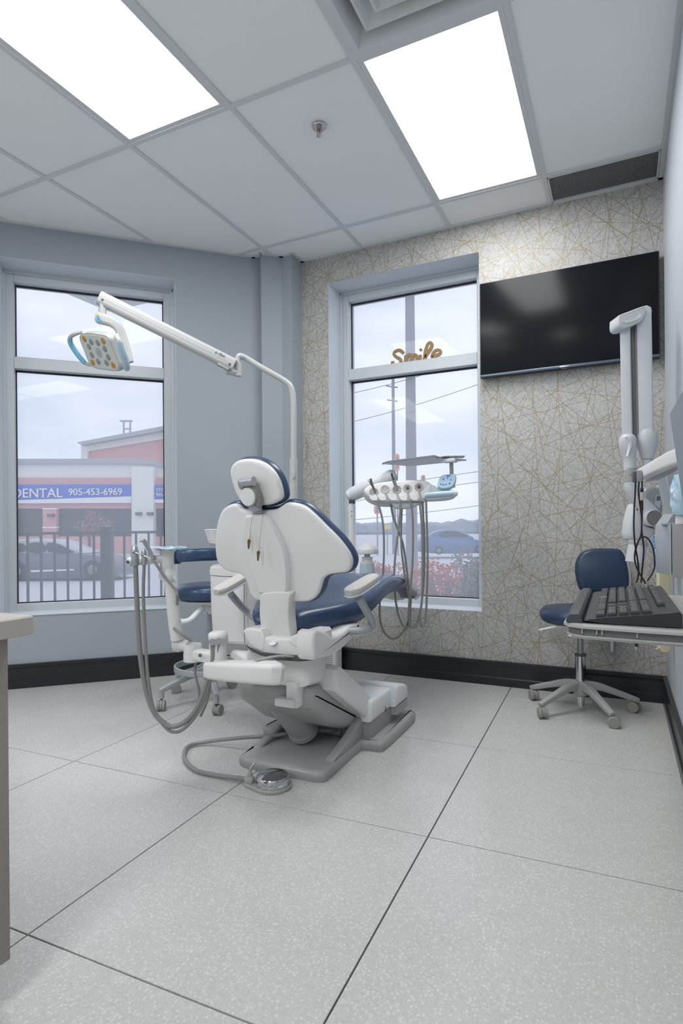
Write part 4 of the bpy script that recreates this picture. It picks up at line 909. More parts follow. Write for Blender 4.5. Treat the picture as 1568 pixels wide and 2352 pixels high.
# ================================================================ two stools on five-star bases
def make_base(root, c, r, hub_z, rot, m):
    for k in range(5):
        a = rot + 2 * PI * k / 5; d = V(math.cos(a), math.sin(a), 0); s_ = V(-d.y, d.x, 0)
        b = B(); P = [c + d * .02 + V(0, 0, hub_z), c + d * .09 + V(0, 0, hub_z - .005), c + d * r * .62 + V(0, 0, hub_z - .03), c + d * (r - .012) + V(0, 0, hub_z - .062), c + d * (r + .012) + V(0, 0, hub_z - .070)]
        b.sweep(P, rrect(.040, .040, .010, 3), smooth=3, scale=[(1.05, 1.2), (1, 1), (.9, .8), (.75, .7), (.6, .6)])
        b.tube([c + d * r + V(0, 0, hub_z - .06), c + d * r + V(0, 0, .066)], .015, 10); leg = part('leg', b, m, root)
        b = B().tube([c + d * r + V(0, 0, .072), c + d * r + V(0, 0, .05)], .006, 8); part('caster_stem', b, dark_grey, leg)
        ca = a + (.9 if k % 2 else -.5) ; w = V(math.cos(ca), math.sin(ca), 0); o = c + d * r + V(-w.y, w.x, 0) * .012
        b = B()
        for q in (-1, 1):
            b.lathe([(.0, -.008), (.024, -.008), (.029, -.004), (.029, .006), (.025, .009), (.0, .009)], o + w * .0135 * q + V(0, 0, .029), w * q, 22)
        b.lathe([(.027, -.006), (.027, .006)], o + V(0, 0, .031), w, 16); part('caster', b, caster_m, leg)
    b = B().lathe([(.02, hub_z - .06), (.036, hub_z - .05), (.042, hub_z - .01), (.040, hub_z + .012), (.030, hub_z + .02), (.0, hub_z + .02)], V(c.x, c.y, 0), seg=24); part('hub', b, m, root)
def disc_seat(root, c, r, z, th, m, kx=1.0):
    b = B().lathe([(.0, z - th), (r * .80, z - th), (r * .95, z - th * .85), (r, z - th * .55), (r * .985, z - th * .3), (r * .90, z - th * .06), (r * .7, z), (r * .35, z - .002), (.0, z - .004)], V(c.x, c.y, 0), seg=44)
    return part('seat', b, m, root, sharp=70)
# ---- doctor's stool by the papered wall
c = V(-.195, 3.392, 0)
st = thing('dentist_stool', 'navy round dentist stool with a backrest by the papered wall under the keyboard', 'stool', c)
make_base(st, c, .275, .135, math.radians(-57), base_grey)
b = B().lathe([(.0, .02), (.018, .02), (.018, .10), (.0, .10)], c, seg=18); part('lower_tube', b, chrome, st)
b = B().lathe([(.027, .14), (.027, .298), (.0, .298)], c, seg=24); col = part('column', b, chrome, st)
b = B().lathe([(.029, .290), (.029, .302), (.0, .303)], c, seg=24); part('column_ring', b, dark_grey, col)
b = B().lathe([(.0165, .30), (.0165, .46)], c, seg=20); part('gas_lift', b, steel, st)
sc2 = V(-.185, 3.385, 0)
disc_seat(st, sc2, .215, .552, .085, navy_dark)
b = B().lathe([(.0, .45), (.10, .452), (.17, .462), (.19, .472), (.0, .476)], sc2, seg=32); part('seat_shell', b, cream_pl, st)
b = B().box(sc2 + V(0, 0, .440), (.12, .16, .03), .008); part('mechanism', b, grey_pl, st)
def ps(x, y, d=3.0): return atd(x, y, d)
b = B().sweep([atd(1292, 1438, 3.06), atd(1268, 1441, 3.02), atd(1239, 1447, 2.98)], rrect(.024, .008, .0035), smooth=3, scale=[(.6, 1), (1, 1), (.7, .8)]); part('lever', b, cream_pl, st)
b = B().sweep([atd(1330, 1445, 3.04), atd(1318, 1453, 3.0), atd(1308, 1461, 2.96)], rrect(.026, .008, .0035), smooth=3, scale=[(.6, 1), (1, 1), (.7, .8)]); part('lever', b, cream_pl, st)
NBk = (-fwd + rgt * -.25 + V(0, 0, .12)).normalized(); DBk = NBk.dot(atd(1380, 1310, 3.30))
bp = [(1320, 1310), (1322, 1290), (1332, 1272), (1350, 1263), (1375, 1260.5), (1410, 1261), (1424, 1265), (1433, 1280), (1439, 1305), (1442, 1335), (1438, 1352), (1420, 1358), (1390, 1362), (1350, 1364), (1334, 1358), (1325, 1340)]
o = smooth_closed(pix(bp, NBk, DBk), 3)
b = B().slab(o, NBk, [(.006, -.012), (.0, -.006), (-.002, .008), (.0, .022), (.008, .034), (.02, .040)]); bk = part('backrest', b, navy_dark, st, sharp=60)
o2 = smooth_closed(pix([(x + 7, y + 2) for x, y in bp], NBk, DBk), 3)
b = B().slab(o2, -NBk, rnd(.010, .026, .003)); part('back_shell', b, cream_pl, bk)
P0 = atd(1404, 1340, 3.36); P1 = atd(1405, 1496, 3.36)
b = B().tube([P0, atd(1405, 1440, 3.36), P1], .0155, 16); part('back_post', b, chrome, st)
b = B().sweep([atd(1405, 1448, 3.34), V(-.15, 3.42, .452)], rrect(.05, .018, .006)); part('back_arm', b, grey_pl, st)
# ---- assistant's stool at the left
c = V(-2.118, 2.715, 0)
st = thing('assistant_stool', 'navy assistant stool with foot ring and torso bar behind the assistant arm', 'stool', c)
make_base(st, c, .285, .175, math.radians(-118), armgrey)
b = B().lathe([(.024, .17), (.024, .40), (.016, .40), (.016, .62)], c, seg=20); part('column', b, armgrey, st)
b = B(); zr = .198
b.rings([[c + V(math.cos(a) * (.195 + q[0]), math.sin(a) * (.195 + q[0]), zr + q[1]) for q in rrect(.014, .034, .005, 2)] for a in [2 * PI * k / 48 for k in range(48)]] + [[c + V((.195 + q[0]), 0, zr + q[1]) for q in rrect(.014, .034, .005, 2)]], cap0=False, cap1=False)
ring = part('foot_ring', b, armgrey, st)
for k in range(3):
    a = .5 + 2 * PI * k / 3; b = B().tube([c + V(math.cos(a) * .02, math.sin(a) * .02, .235), c + V(math.cos(a) * .19, math.sin(a) * .19, zr)], .007, 8); part('ring_spoke', b, armgrey, ring)
disc_seat(st, c, .19, .672, .088, navy)
b = B().lathe([(.0, .55), (.08, .552), (.15, .568), (.178, .582), (.0, .588)], c, seg=32); part('seat_shell', b, white_pl2, st)
b = B().slab(smooth_closed([atd(x, y, 3.32) for x, y in ((470, 1392), (485, 1391), (489, 1398), (488, 1408), (483, 1409), (478, 1403))], 2), -fwd, rnd(.004, .03)); part('lever_bracket', b, white_pl2, st)
b = B().tube([atd(466, 1396, 3.25), atd(452, 1409, 3.2), atd(438, 1423, 3.16), atd(423, 1428, 3.14), atd(408, 1424, 3.13), atd(396, 1400, 3.14), atd(390, 1340, 3.16), atd(392, 1290, 3.18)], [.015, .016, .016, .016, .016, .015, .014, .014], 14, smooth=4); part('torso_arm', b, white_pl2, st)
q = [(396, 1279), (402, 1278), (425, 1276), (460, 1274), (500, 1273), (530, 1275)]
dd = [3.2, 3.18, 3.14, 3.16, 3.24, 3.34]
b = B().sweep([atd(x, y, d) for (x, y), d in zip(q, dd)], rrect(.05, .068, .022, 4), smooth=4, scale=[(.5, .6), (.9, .98), (1, 1), (1, 1), (1, 1), (.8, .8)]); tbar = part('torso_bar', b, navy, st, sharp=60)
b = B().sweep([atd(397, 1280, 3.17), atd(404, 1280, 3.165), atd(409, 1280, 3.16)], rrect(.056, .072, .014, 3)); part('bar_cap', b, navy_dark, tbar)
# ================================================================ wall screen
tv = thing('wall_tv', 'large black flat television hung on the papered wall at upper right', 'television', (-.283, WV - .03, 1.905))
b = B().box((-.283, WV - .040, 2.193), (.975, .040, .585), .006); body = part('tv_body', b, tv_body, tv)
b = B().box((-.283, WV - .0615, 2.199), (.962, .004, .560), .0015); part('screen', b, screen_m, tv)
b = B().box((-.283, WV - .0625, 1.912), (.972, .007, .016), .003); part('bottom_strip', b, mat('tv_strip', (92, 104, 118), .3, .4, grain=.02), tv)
b = B().box((-.283, WV - .0665, 1.911), (.05, .004, .009), .001); part('strip_emblem', b, alu, tv)
b = B().box((-.283, WV - .060, 1.899), (.036, .012, .010), .002); sn = part('sensor_bump', b, black_m, tv)
b = B().box((-.284, WV - .0662, 1.899), (.004, .002, .003)); part('standby_light', b, mat('red_dot', (170, 40, 40), .4, grain=.01), sn)
b = B().box((-.283, WV - .012, 2.19), (.42, .024, .34)); part('wall_bracket', b, dark_grey, tv)

# ================================================================ gold word standing on the transom of the right window
def sp_(pts_): return [onv(680 + x * .2806, 560 + y * .2806, WV + .238) for x, y in pts_]
sg = B()
strokes = [[(878, 898), (862, 880), (838, 872), (808, 884), (800, 905), (818, 926), (848, 944), (858, 968), (848, 992), (815, 1006), (790, 992), (790, 962)],
           [(890, 1010), (896, 960), (898, 912)], [(898, 946), (912, 918), (930, 908), (942, 922), (942, 1000)], [(942, 946), (956, 918), (974, 910), (986, 924), (990, 990)],
           [(1014, 908), (1012, 950), (1016, 985), (1030, 985)], [(1040, 985), (1050, 930), (1060, 868), (1076, 822), (1096, 808), (1110, 826), (1100, 858), (1072, 900), (1058, 935), (1066, 972)],
           [(1106, 930), (1136, 918), (1172, 900), (1180, 880), (1162, 868), (1132, 880), (1114, 912), (1118, 945), (1146, 960), (1184, 930)]]
for k, st_ in enumerate(strokes):
    P = [p + V(0, .0006 * k, 0) for p in sp_(st_)]
    sg.sweep(P, rrect(.0225, .012, .002, 2), up=(0, 1, 0), smooth=4, scale=[(1.0 + .12 * math.sin(i * 1.3), 1) for i in range(len(P))])
c = sp_([(1019, 868)])[0]; sg.lathe([(.0, -.006), (.010, -.006), (.010, .006), (.0, .006)], c, (0, 1, 0), 14)
base_z = 2.1425
single('word_sign', sg, gold_m, 'small gold script word sign reading Smile on the transom of the right window', 'sign')

# ================================================================ folded x-ray arm by the right wall
XD = 2.52
xr = thing('xray_unit', 'folded white x-ray unit with tall twin arms in front of the television', 'x-ray machine', atd(1480, 1292, XD))
sd_ = (rgt * .87 - fwd * .5).normalized()
def beam(x0, y0, x1, y1, w, h, d, m, name, par, r=.006):
    b = B().sweep([atd(x0, y0, d), atd(x1, y1, d)], rrect(w, h, r, 3), up=-fwd, side=sd_); return part(name, b, m, par)
a1 = beam(1435, 742, 1441, 1010, .040, .05, XD + .02, xray_white, 'front_arm', xr)
beam(1449, 742, 1456, 1005, .030, .03, XD + .05, grey_pl, 'arm_channel', a1)
beam(1444, 742, 1448, 1005, .004, .03, XD + .03, dark_grey, 'painted_slot_shade', a1, .001)  # dark strip painted in as the shade between the arm and its channel
a2 = beam(1478, 712, 1484, 1000, .056, .058, XD, xray_white, 'rear_arm', xr)
beam(1460.5, 745, 1465, 1000, .012, .04, XD + .03, grey_pl, 'arm_side', a2, .003)
b = B().slab(smooth_closed([atd(x, y, XD - .045) for x, y in ((1420.5, 728), (1424, 722.5), (1450, 712.5), (1477, 702.5), (1482, 704), (1482, 718), (1477, 731), (1468, 740), (1442, 751), (1428, 752.5), (1421, 746))], 3), -fwd, [(q, d - .09) for q, d in rnd(.006, .09, .01)]); cap = part('arm_head', b, xray_white, xr)
b = B().slab(smooth_closed([atd(x, y, XD - .0505) for x, y in ((1430, 736), (1442, 736), (1462, 728), (1470, 720), (1474, 722), (1468, 732), (1446, 741), (1434, 742))], 2), -fwd, [(0, -.008), (.001, .003)]); part('head_crease', b, cream_pl, cap)
b = B().slab(smooth_closed([atd(x, y, XD - .02) for x, y in ((1480, 702), (1492, 703), (1497, 710), (1496, 730), (1493, 734), (1481, 728))], 2), -fwd, [(q, d - .06) for q, d in rnd(.005, .06)]); part('head_side', b, xray_white, cap)
def knuckle(name, pts_, d, m):
    b = B(); 
    P = [atd(x, y, d) for x, y, _ in pts_]; b.tube(P, [r * d / F for *_, r in pts_], 20, smooth=3); return part(name, b, m, xr)
k1 = knuckle('elbow_cover', [(1441, 998, 8), (1441, 1001, 15), (1441, 1012, 18.5), (1442, 1028, 17.5), (1445, 1048, 14), (1446, 1062, 13), (1446, 1080, 13)], XD, xray_white)
k2 = knuckle('elbow_cover', [(1488, 987, 11), (1487, 990, 19), (1486, 1004, 23), (1486, 1020, 22.5), (1486, 1040, 17), (1486, 1055, 13)], XD, xray_white)
b = B().tube([atd(1486, 1074, XD), V(RU + .01, atd(1486, 1074, XD).y + .03, atd(1486, 1074, XD).z)], .030, 16); part('wall_mount', b, xray_white, xr)
k3 = knuckle('wall_spigot', [(1486, 1056, 11.5), (1486, 1085, 11.5)], XD, xray_white)
b = B().slab(smooth_closed([atd(x, y, XD - .042) for x, y in ((1436, 1004), (1445, 1006), (1451, 1016), (1449, 1030), (1443, 1045), (1440, 1048), (1444, 1030), (1445, 1015))], 2), -fwd, [(0, -.012), (.001, .002)]); part('cover_crease', b, cream_pl, k1)
b = B().tube([atd(1447, 1076, XD), atd(1447, 1107, XD)], 13.8 * XD / F, 20); bd = part('grey_band', b, grey_pl, xr)
b = B().lathe([(.0, 0), (.004, 0), (.003, .003), (.0, .004)], atd(1449, 1091, XD - .026), -fwd, 10); part('screw', b, steel, bd)
yk = knuckle('yoke', [(1447, 1106, 13), (1448, 1122, 13.5), (1456, 1138, 14), (1474, 1157, 16), (1492, 1178, 18.5), (1497, 1188, 19.5)], XD, xray_white)
b = B().lathe([(.034, -.05), (.0355, .0), (.0355, .016), (.033, .018), (.0, .018)], atd(1497, 1190, XD - .03), -fwd, 28); yj = part('yoke_joint', b, xray_white, yk)
b = B().lathe([(.033, .018), (.033, .0195), (.0, .0198)], atd(1497, 1190, XD - .03), -fwd, 28); part('joint_disc', b, mat('disc_grey', (122, 122, 124), .5, grain=.02), yj)
b = B().slab(smooth_closed([atd(x, y, XD + .03) for x, y in ((1474, 1140), (1480, 1124), (1494, 1118), (1508, 1118), (1521, 1125), (1527, 1140), (1525, 1162), (1517, 1190), (1508, 1215), (1490, 1215), (1474, 1190))], 3), -fwd, [(q, d - .09) for q, d in rnd(.022, .10)]); hb2 = part('generator_head', b, armgrey, xr)
NX = -fwd
b = B().slab(pix([(1507, 1137), (1519, 1139), (1514, 1170), (1502, 1158)], NX, NX.dot(atd(1510, 1150, XD + .0187))), NX, [(0, -.004), (0, .0006)]); lb = part('rating_label', b, xray_white, hb2)
b = B()
for k in range(6): b.slab(pix([(1508.2 + k * 1.6, 1139.5), (1509.2 + k * 1.6, 1139.7), (1508.4 + k * 1.5, 1150.5), (1507.2 + k * 1.6, 1150.2)], NX, NX.dot(atd(1510, 1150, XD + .018))), NX, [(0, -.002), (0, .0004)])
stuff(part('label_print', b, print_m, lb))
b = B().slab(smooth_closed([atd(x, y, XD + .0) for x, y in ((1459, 1158), (1470, 1162), (1478, 1195), (1502, 1205), (1510, 1210), (1503, 1228), (1486, 1245), (1466, 1243), (1447, 1238), (1445, 1215), (1450, 1185))], 3), -fwd, [(q, d - .08) for q, d in rnd(.018, .08)]); th = part('tube_head', b, xray_white, xr)
cA, cB = atd(1467, 1236, XD - .04), atd(1457, 1292, XD - .04); ax = (cB - cA).normalized()
b = B().lathe([(.037, .012), (.0375, .014), (.0375, .030), (.036, .031)], cA, ax, 26); part('collimator_ring', b, grey_pl, th)
b = B().lathe([(.036, .03), (.036, .034), (.037, (cB - cA).length), (.034, (cB - cA).length), (.033, .05)], cA, ax, 26); part('beam_cone', b, xray_white, th)

# ================================================================ lead apron on its hook
AD = 2.80
ap = thing('lead_apron', 'cream lead apron with pink piping hanging behind the x-ray head on the right wall', 'apron', atd(1522, 1498, AD))
apx = [(1507, 1118), (1512, 1108), (1520, 1104), (1528, 1106), (1534, 1118), (1536, 1140), (1533, 1175), (1529, 1210), (1531, 1300), (1534, 1400), (1536, 1470), (1533, 1488), (1526, 1496), (1516, 1496), (1509, 1488), (1507, 1460), (1506, 1300)]
o = smooth_closed([atd(x, y, AD) for x, y in apx], 2)
b = B().slab(o, -fwd, rnd(.004, .026)); apn = part('apron_panel', b, tan_m, ap)
b = B().tube([atd(x, y, AD - .014) for x, y in ((1511, 1112), (1516, 1105), (1524, 1102), (1531, 1106), (1536, 1122), (1537, 1145), (1534, 1175), (1529.5, 1210), (1531, 1300), (1534, 1400), (1537, 1465), (1534, 1488), (1526, 1497), (1516, 1497), (1509, 1489))], .0095, 10, smooth=4); part('piping', b, pink_m, apn)
b = B().tube([atd(1516, 1106, AD - .01), atd(1515, 1098, AD - .01), atd(1514, 1088, AD)], .004, 8); b.tube([atd(1527, 1105, AD - .01), atd(1527, 1096, AD - .01), atd(1526, 1086, AD)], .004, 8); part('hanging_loop', b, pink_m, apn)
b = B().tube([atd(1512, 1088, AD), atd(1548, 1087, AD), V(RU + .01, atd(1548, 1087, AD).y, atd(1548, 1087, AD).z)], .006, 8); part('hook', b, steel, ap)
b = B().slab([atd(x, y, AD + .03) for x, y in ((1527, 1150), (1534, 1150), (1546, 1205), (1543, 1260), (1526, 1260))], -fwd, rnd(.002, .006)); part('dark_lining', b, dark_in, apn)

# ================================================================ box of gloves with its column and a film-wrapped handset
gd = thing('glove_dispenser', 'grey wall-arm box holding blue gloves at the right edge above the keyboard', 'dispenser', atd(1541, 1322, 1.80))
A_, B_, C_ = atd(1506, 1262, 1.93), atd(1541, 1262, 1.80), atd(1600, 1262, 1.70)
bk_ = V(.02, .16, 0)
def ring_z(P, z): return [V(p.x, p.y, z) for p in P]
zt_, zb_ = H + .002, .831
side = [A_, A_.lerp(B_, .12) - fwd * .006, B_.lerp(A_, .05), B_]
b = B().slab(ring_z(smooth_open([A_ + V(.006, .02, 0), A_, A_.lerp(B_, .5) - V(.004, .004, 0), B_], 4) + [B_ + bk_, A_ + bk_ * .9], zb_), (0, 0, 1), [(.002, 0), (0, .003), (0, zt_ - zb_ - .003), (.002, zt_ - zb_)]); part('box_cheek', b, armgrey, gd)
b = B().slab(ring_z([B_ + V(.002, 0, 0), C_, C_ + bk_, B_ + bk_ + V(.002, 0, 0)], zb_ - .006), (0, 0, 1), [(.002, 0), (0, .003), (0, zt_ - zb_ + .006), (.002, zt_ - zb_ + .009)]); part('box_front', b, mat('box_grey_shaded', (150, 150, 151), .5, grain=.02), gd)  # front face painted darker to carry its shade beside the lit cheek
b = B().slab([atd(x, y, 1.96) for x, y in ((1500.5, 1312), (1503, 1226), (1504, 1205), (1512, 1205), (1512, 1316), (1503, 1316))], -fwd, rnd(.002, .05)); part('clear_end', b, clear_m, gd)
rs = random.Random(5)
b = B()
for k in range(16): b.ball(atd(1505.5 + rs.random() * 2, 1232 + k * 5, 1.955 + rs.random() * .02), (.008 + rs.random() * .003, .008, .006), 8)
gl_ = part('gloves', b, mat('blue_gloves', (74, 140, 200), .45, grain=.3, gscale=60), gd); stuff(gl_)
b = B().slab([atd(x, y, 1.93) for x, y in ((1527, 1206), (1545, 1180), (1541, 1150), (1529, 1095), (1536, 1088), (1570, 1079), (1610, 1079), (1610, 1206))], -fwd, [(q, d - .06) for q, d in rnd(.004, .06)]); part('column', b, armgrey, gd)
b = B().box(atd(1537, 1203.5, 1.84), (.045, .05, .008), .003); part('foot_plate', b, armgrey, gd)
hs_ = thing('wrapped_handset', 'white handset in crinkled blue film standing on the grey glove box', 'handset', atd(1560, 1203, 1.74))
b = B().tube([atd(1566, 1203, 1.74), atd(1566, 1160, 1.74), atd(1568, 1110, 1.74), atd(1569, 1088, 1.74)], [.018, .018, .017, .014], 16, smooth=3); part('handset_body', b, white_pl, hs_)
b = B(); rs = random.Random(9); R_ = []
for k in range(15):
    t_ = k / 14; y = 1183 - 92 * t_; c = atd(1564 + 3 * t_, y, 1.735); rr_ = .022 + .008 * math.sin(PI * (1 - t_)) 
    R_.append([c + rgt * math.cos(a) * rr_ * (1 + .12 * math.sin(4 * a + k) + rs.uniform(-.07, .07)) + fwd * math.sin(a) * rr_ + V(0, 0, rs.uniform(-.003, .003)) for a in [2 * PI * q / 20 for q in range(20)]])
b.rings(R_, cap0=False); part('film_cover', b, blue_film, hs_, 'crinkled blue film', sharp=20)

# ================================================================ monitor on its arm at the right edge
mo = thing('wall_monitor', 'grey monitor turned edge-on on a white arm at the right edge', 'monitor', atd(1538, 950, 1.26))
P0, P1, P2 = atd(1538, 950, 1.26), atd(1581, 1240, 1.22), atd(1650, 752, .98)
nM = (P1 - P0).cross(P2 - P0).normalized(); nM = nM if nM.dot(P0 - EYE) < 0 else -nM
P3 = P1 + (P2 - P0)
b = B().slab([P0, P1, P3, P2], nM, [(.001, -.018), (0, -.016), (0, -.001), (.001, 0)]); part('monitor_back', b, black_m, mo)
b = B().slab([P0, P1, P3, P2], nM, [(.0022, -.001), (.0022, .0012)]); part('screen', b, screen_reflect, mo)
b = B().sweep([atd(1470, 1090, 1.64), atd(1482, 1089, 1.61), atd(1552, 1054, 1.42), atd(1590, 1040, 1.36)], rrect(.044, .035, .006, 3), up=(0, 0, 1), scale=[(.5, .5), (1, .85), (1, 1.05), (1, 1.1)]); ma = part('monitor_arm', b, white_pl, mo)
b = B().slab([atd(x, y, d) for x, y, d in ((1483, 1102, 1.62), (1513, 1097, 1.56), (1553, 1077, 1.43), (1556, 1070, 1.43), (1500, 1095, 1.58))], (0, 0, 1), [(0, -.006), (0, 0)]); part('arm_cover', b, alu, ma)
b = B().tube([atd(1590, 1060, 1.36), V(RU + .02, atd(1590, 1060, 1.36).y + .05, atd(1590, 1060, 1.36).z)], .02, 12); part('wall_arm', b, white_pl, mo)

# ================================================================ keyboard tray, keyboard and wrist rest
TZ = .8245
K0 = atd(1292, 1428, .98); K0.z = TZ
rot = math.radians(0.3); ex = V(math.cos(rot), math.sin(rot), 0); ey = V(-math.sin(rot), math.cos(rot), 0)
def kp(x, y, z=0.0): return K0 + ex * x + ey * y + V(0, 0, z)
tr = thing('keyboard_tray', 'pale grey swing-out keyboard tray at the right edge in front of the stool', 'tray', K0)
o = [kp(.0, .02), kp(.008, .0), kp(.03, -.012), kp(.12, -.020), kp(.22, -.022), kp(.305, -.018), kp(.305, .46), kp(.27, .50), kp(.06, .50), kp(.012, .46), kp(.0, .40)]
b = B().slab(o, (0, 0, 1), [(.0, -.007), (0, -.003), (.004, 0)]); part('tray_top', b, tray_grey, tr)
o2 = [p + V(0, 0, -.007) for p in o]
b = B().slab(o2, (0, 0, 1), [(.026, -.020), (.012, -.019), (.004, -.014), (.004, -.012)]); lowt = part('tray_bottom', b, tray_grey, tr)
b = B().slab(o2, (0, 0, 1), [(.0075, -.013), (.0075, .001)]); part('tray_slot', b, slot_grey, tr)
for x in (.03, .052, .06, .11, .215, .245): 
    yy = -.012 - .010 * min(1, x / .12) + (.0085)
    b = B().box(kp(x, yy, -.0105), (.002, .004, .010)); part('slot_rib', b, tray_grey, lowt)
b = B().slab([kp(.2, .0, .0002), kp(.30, .0, .0002), kp(.30, .47, .0002), kp(.2, .47, .0002)], (0, 0, 1), [(0, -.001), (0, .001), (.002, .0015)]); part('mouse_pad_area', b, tray_grey, tr)
b = B().tube([kp(.30, .38, -.02), V(RU + .02, kp(.30, .38).y + .06, TZ - .02)], .022, 12); part('swing_support', b, grey_pl, tr)
wr = B(); sec_ = [(0, 0), (.027, 0), (.025, .012), (.021, .0155), (.008, .0150), (.002, .010)]
L = .445
wr.rings([[kp(.004 + x * k + (.018) * (1 - k), y, z * k + .0005) for x, z in sec_] for y, k in ((.0, .9), (.004, 1), (L - .01, 1), (L, .85))])
single('wrist_rest', wr, gel_m, 'dark grey rubber wrist rest lying on the tray in front of the keyboard', 'wrist rest', sharp=30)
kb = thing('keyboard', 'black full-size computer keyboard on the pale grey swing-out tray', 'keyboard', kp(.033, 0))
def kz(x): return .006 + .021 * min(1, max(0, (x - .0) / .19))                # top surface rising to the rear
KX, KW = .031, .142
sec_ = [(0, .004), (.03, .0015), (KW, .0015), (KW, .022), (KW - .004, .0258), (.122, .0225), (.034, .011), (.010, .0072), (.003, .006)]
b = B().rings([[kp(KX + x + (.004 if y in (0.0, L) and x < .01 else 0), y, z) for x, z in sec_] for y in (0.0, .003, L - .003, L)]); kbody = part('keyboard_body', b, black_m, kb, sharp=30)
def top_z(x):
    pts_ = [(.010, .0072), (.034, .011), (.122, .0225), (.138, .0258)]
    for (a, za), (c_, zc) in zip(pts_, pts_[1:]):
        if x <= c_: return za + (zc - za) * (x - a) / (c_ - a)
    return .0258
kt = B(); a_, c_ = .5, .40
kt.rings([[V(x * a_, y * a_, 0) for x, y in ((-1, -1), (1, -1), (1, 1), (-1, 1))], [V(x * .47, y * .47, .7) for x, y in ((-1, -1), (1, -1), (1, 1), (-1, 1))], [V(x * c_, y * c_, 1) for x, y in ((-1, -1), (1, -1), (1, 1), (-1, 1))]], cap0=False)
kme = kt.mesh('key', key_m)
PIT = .0187; legends = B()
tilt = math.atan2(.0115, .088)
def key(kx, y0, y1, sx=PIT * .8):
    """key at KX (from the keyboard's front), between y0 and y1 along its length"""
    o = put('key', kme, kb); p = kp(KX + kx, (y0 + y1) / 2, top_z(kx) - .0005)
    R = Matrix((ex, ey, V(0, 0, 1))).transposed() @ Matrix.Rotation(-tilt, 3, 'Y')
    M = R.to_4x4() @ Matrix.Diagonal((sx, (y1 - y0) - .0018, .0075, 1)); M.translation = p
    o.matrix_basis = M
    t_ = R @ V(0, 0, .0077); e1 = R @ V(1, 0, 0); e2 = R @ V(0, 1, 0)
    if (y1 - y0) < .05:
        for q in ((-.002, .0012), (.0022, .0008)):
            c = p + t_ + e1 * q[0] + e2 * (((y1 - y0) / 2) - .0075); legends.quad(c - e1 * q[1] - e2 * .0016, c + e1 * q[1] - e2 * .0016, c + e1 * q[1] + e2 * .0016, c - e1 * q[1] + e2 * .0016)
rows_x = [.027 + PIT * .9 * k for k in range(5)] + [.027 + PIT * .9 * 5.45]
NUM = .012; NAV = NUM + 4 * PIT + .006; MAIN = NAV + 3 * PIT + .006          # near end is the number pad
for r in range(5):
    x = rows_x[r]
    # number pad
    if r == 0: spans = [(0, 1), (1, 2), (2, 4)]
    else: spans = [(0, 1), (1, 2), (2, 3), (3, 4)]
    for a, c in spans: key(x, NUM + a * PIT, NUM + c * PIT)
    nav = {0: [(0, 1), (1, 2), (2, 3)], 1: [(1, 2)], 3: [(0, 1), (1, 2), (2, 3)], 4: [(0, 1), (1, 2), (2, 3)]}.get(r, [])
    for a, c in nav: key(x, NAV + a * PIT, NAV + c * PIT)
    main = {0: [1.5, 1.25, 1.25, 1.25, 6, 1.25, 1.25, 1.25], 1: [2.75] + [1] * 10 + [2.25], 2: [2.25] + [1] * 11 + [1.75], 3: [1.5] + [1] * 12 + [1.5], 4: [2] + [1] * 13}[r]
    y = MAIN; tot = sum(main); f_ = 15 / tot if tot > 15.01 or tot < 14.9 else 1
    for w in main:
        key(x, y, y + w * f_ * PIT * .985); y += w * f_ * PIT * .985
x = rows_x[5]
for k in range(3): key(x, NAV + k * PIT, NAV + (k + 1) * PIT, PIT * .66)
for g_ in range(4):
    for k in range(4 if g_ < 3 else 1): key(x, MAIN + g_ * 4.55 * PIT + k * PIT, MAIN + g_ * 4.55 * PIT + (k + 1) * PIT, PIT * .66)
stuff(part('key_legends', legends, mat('white_legend', (200, 202, 206), .5, grain=.01), kb))
b = B().slab([kp(.05, .002, .0003), kp(.15, .0, .0003), kp(.15, .03, .0003), kp(.05, .03, .0003)], (0, 0, 1), [(0, 0), (0, .0012)]); part('rubber_foot_mat', b, dark_in, tr)

# ================================================================ intra-oral sensor holder and its black cables
XC = 1.52
sh = thing('sensor_holder', 'small grey clip holder with black sensor cables hanging down to the tray', 'cable holder', atd(1463, 1106, XC))
b = B().box(atd(1464, 1094, XC), (.017, .02, .030), .003, R=Matrix.Rotation(-YAW, 3, 'Z')); hl_ = part('holder_clip', b, armgrey, sh)
b = B().box(atd(1457, 1095, XC - .002), (.005, .014, .028), .001, R=Matrix.Rotation(-YAW, 3, 'Z')); part('holder_edge', b, dark_grey, hl_)
def zt_at(x, y): return atd(x, y, XC)
cabs = [[(1459, 1106), (1458, 1135), (1456, 1170), (1455, 1205), (1457, 1245), (1462, 1275), (1465, 1295), (1466, 1310), (1465, 1325), (1461, 1338)],
        [(1467, 1106), (1466, 1132), (1470, 1165), (1473, 1190), (1472, 1225), (1463, 1250), (1457, 1275), (1459, 1295), (1466, 1313), (1476, 1330), (1482, 1340)],
        [(1471, 1095), (1472, 1084), (1474, 1090), (1474, 1122)], [(1473, 1150), (1474, 1185), (1473, 1215), (1476, 1240), (1478, 1265), (1475, 1300), (1472, 1338)],
        [(1458, 1266), (1462, 1250), (1470, 1236), (1480, 1233), (1490, 1240), (1498, 1256), (1502, 1275), (1503, 1300), (1497, 1318), (1486, 1334)]]
for k, c_ in enumerate(cabs):
    b = B().tube([atd(x, y, XC - .002 * k + .03 * max(0, (y - 1250) / 90)) for x, y in c_], .0021, 8, smooth=5); part('cable', b, cable_m, sh)
b = B().box(atd(1473.5, 1126, XC - .006), (.008, .008, .012), .002); b.box(atd(1473.5, 1158, XC - .006), (.0068, .007, .034), .002); cn = part('cable_plug', b, cable_m, sh)
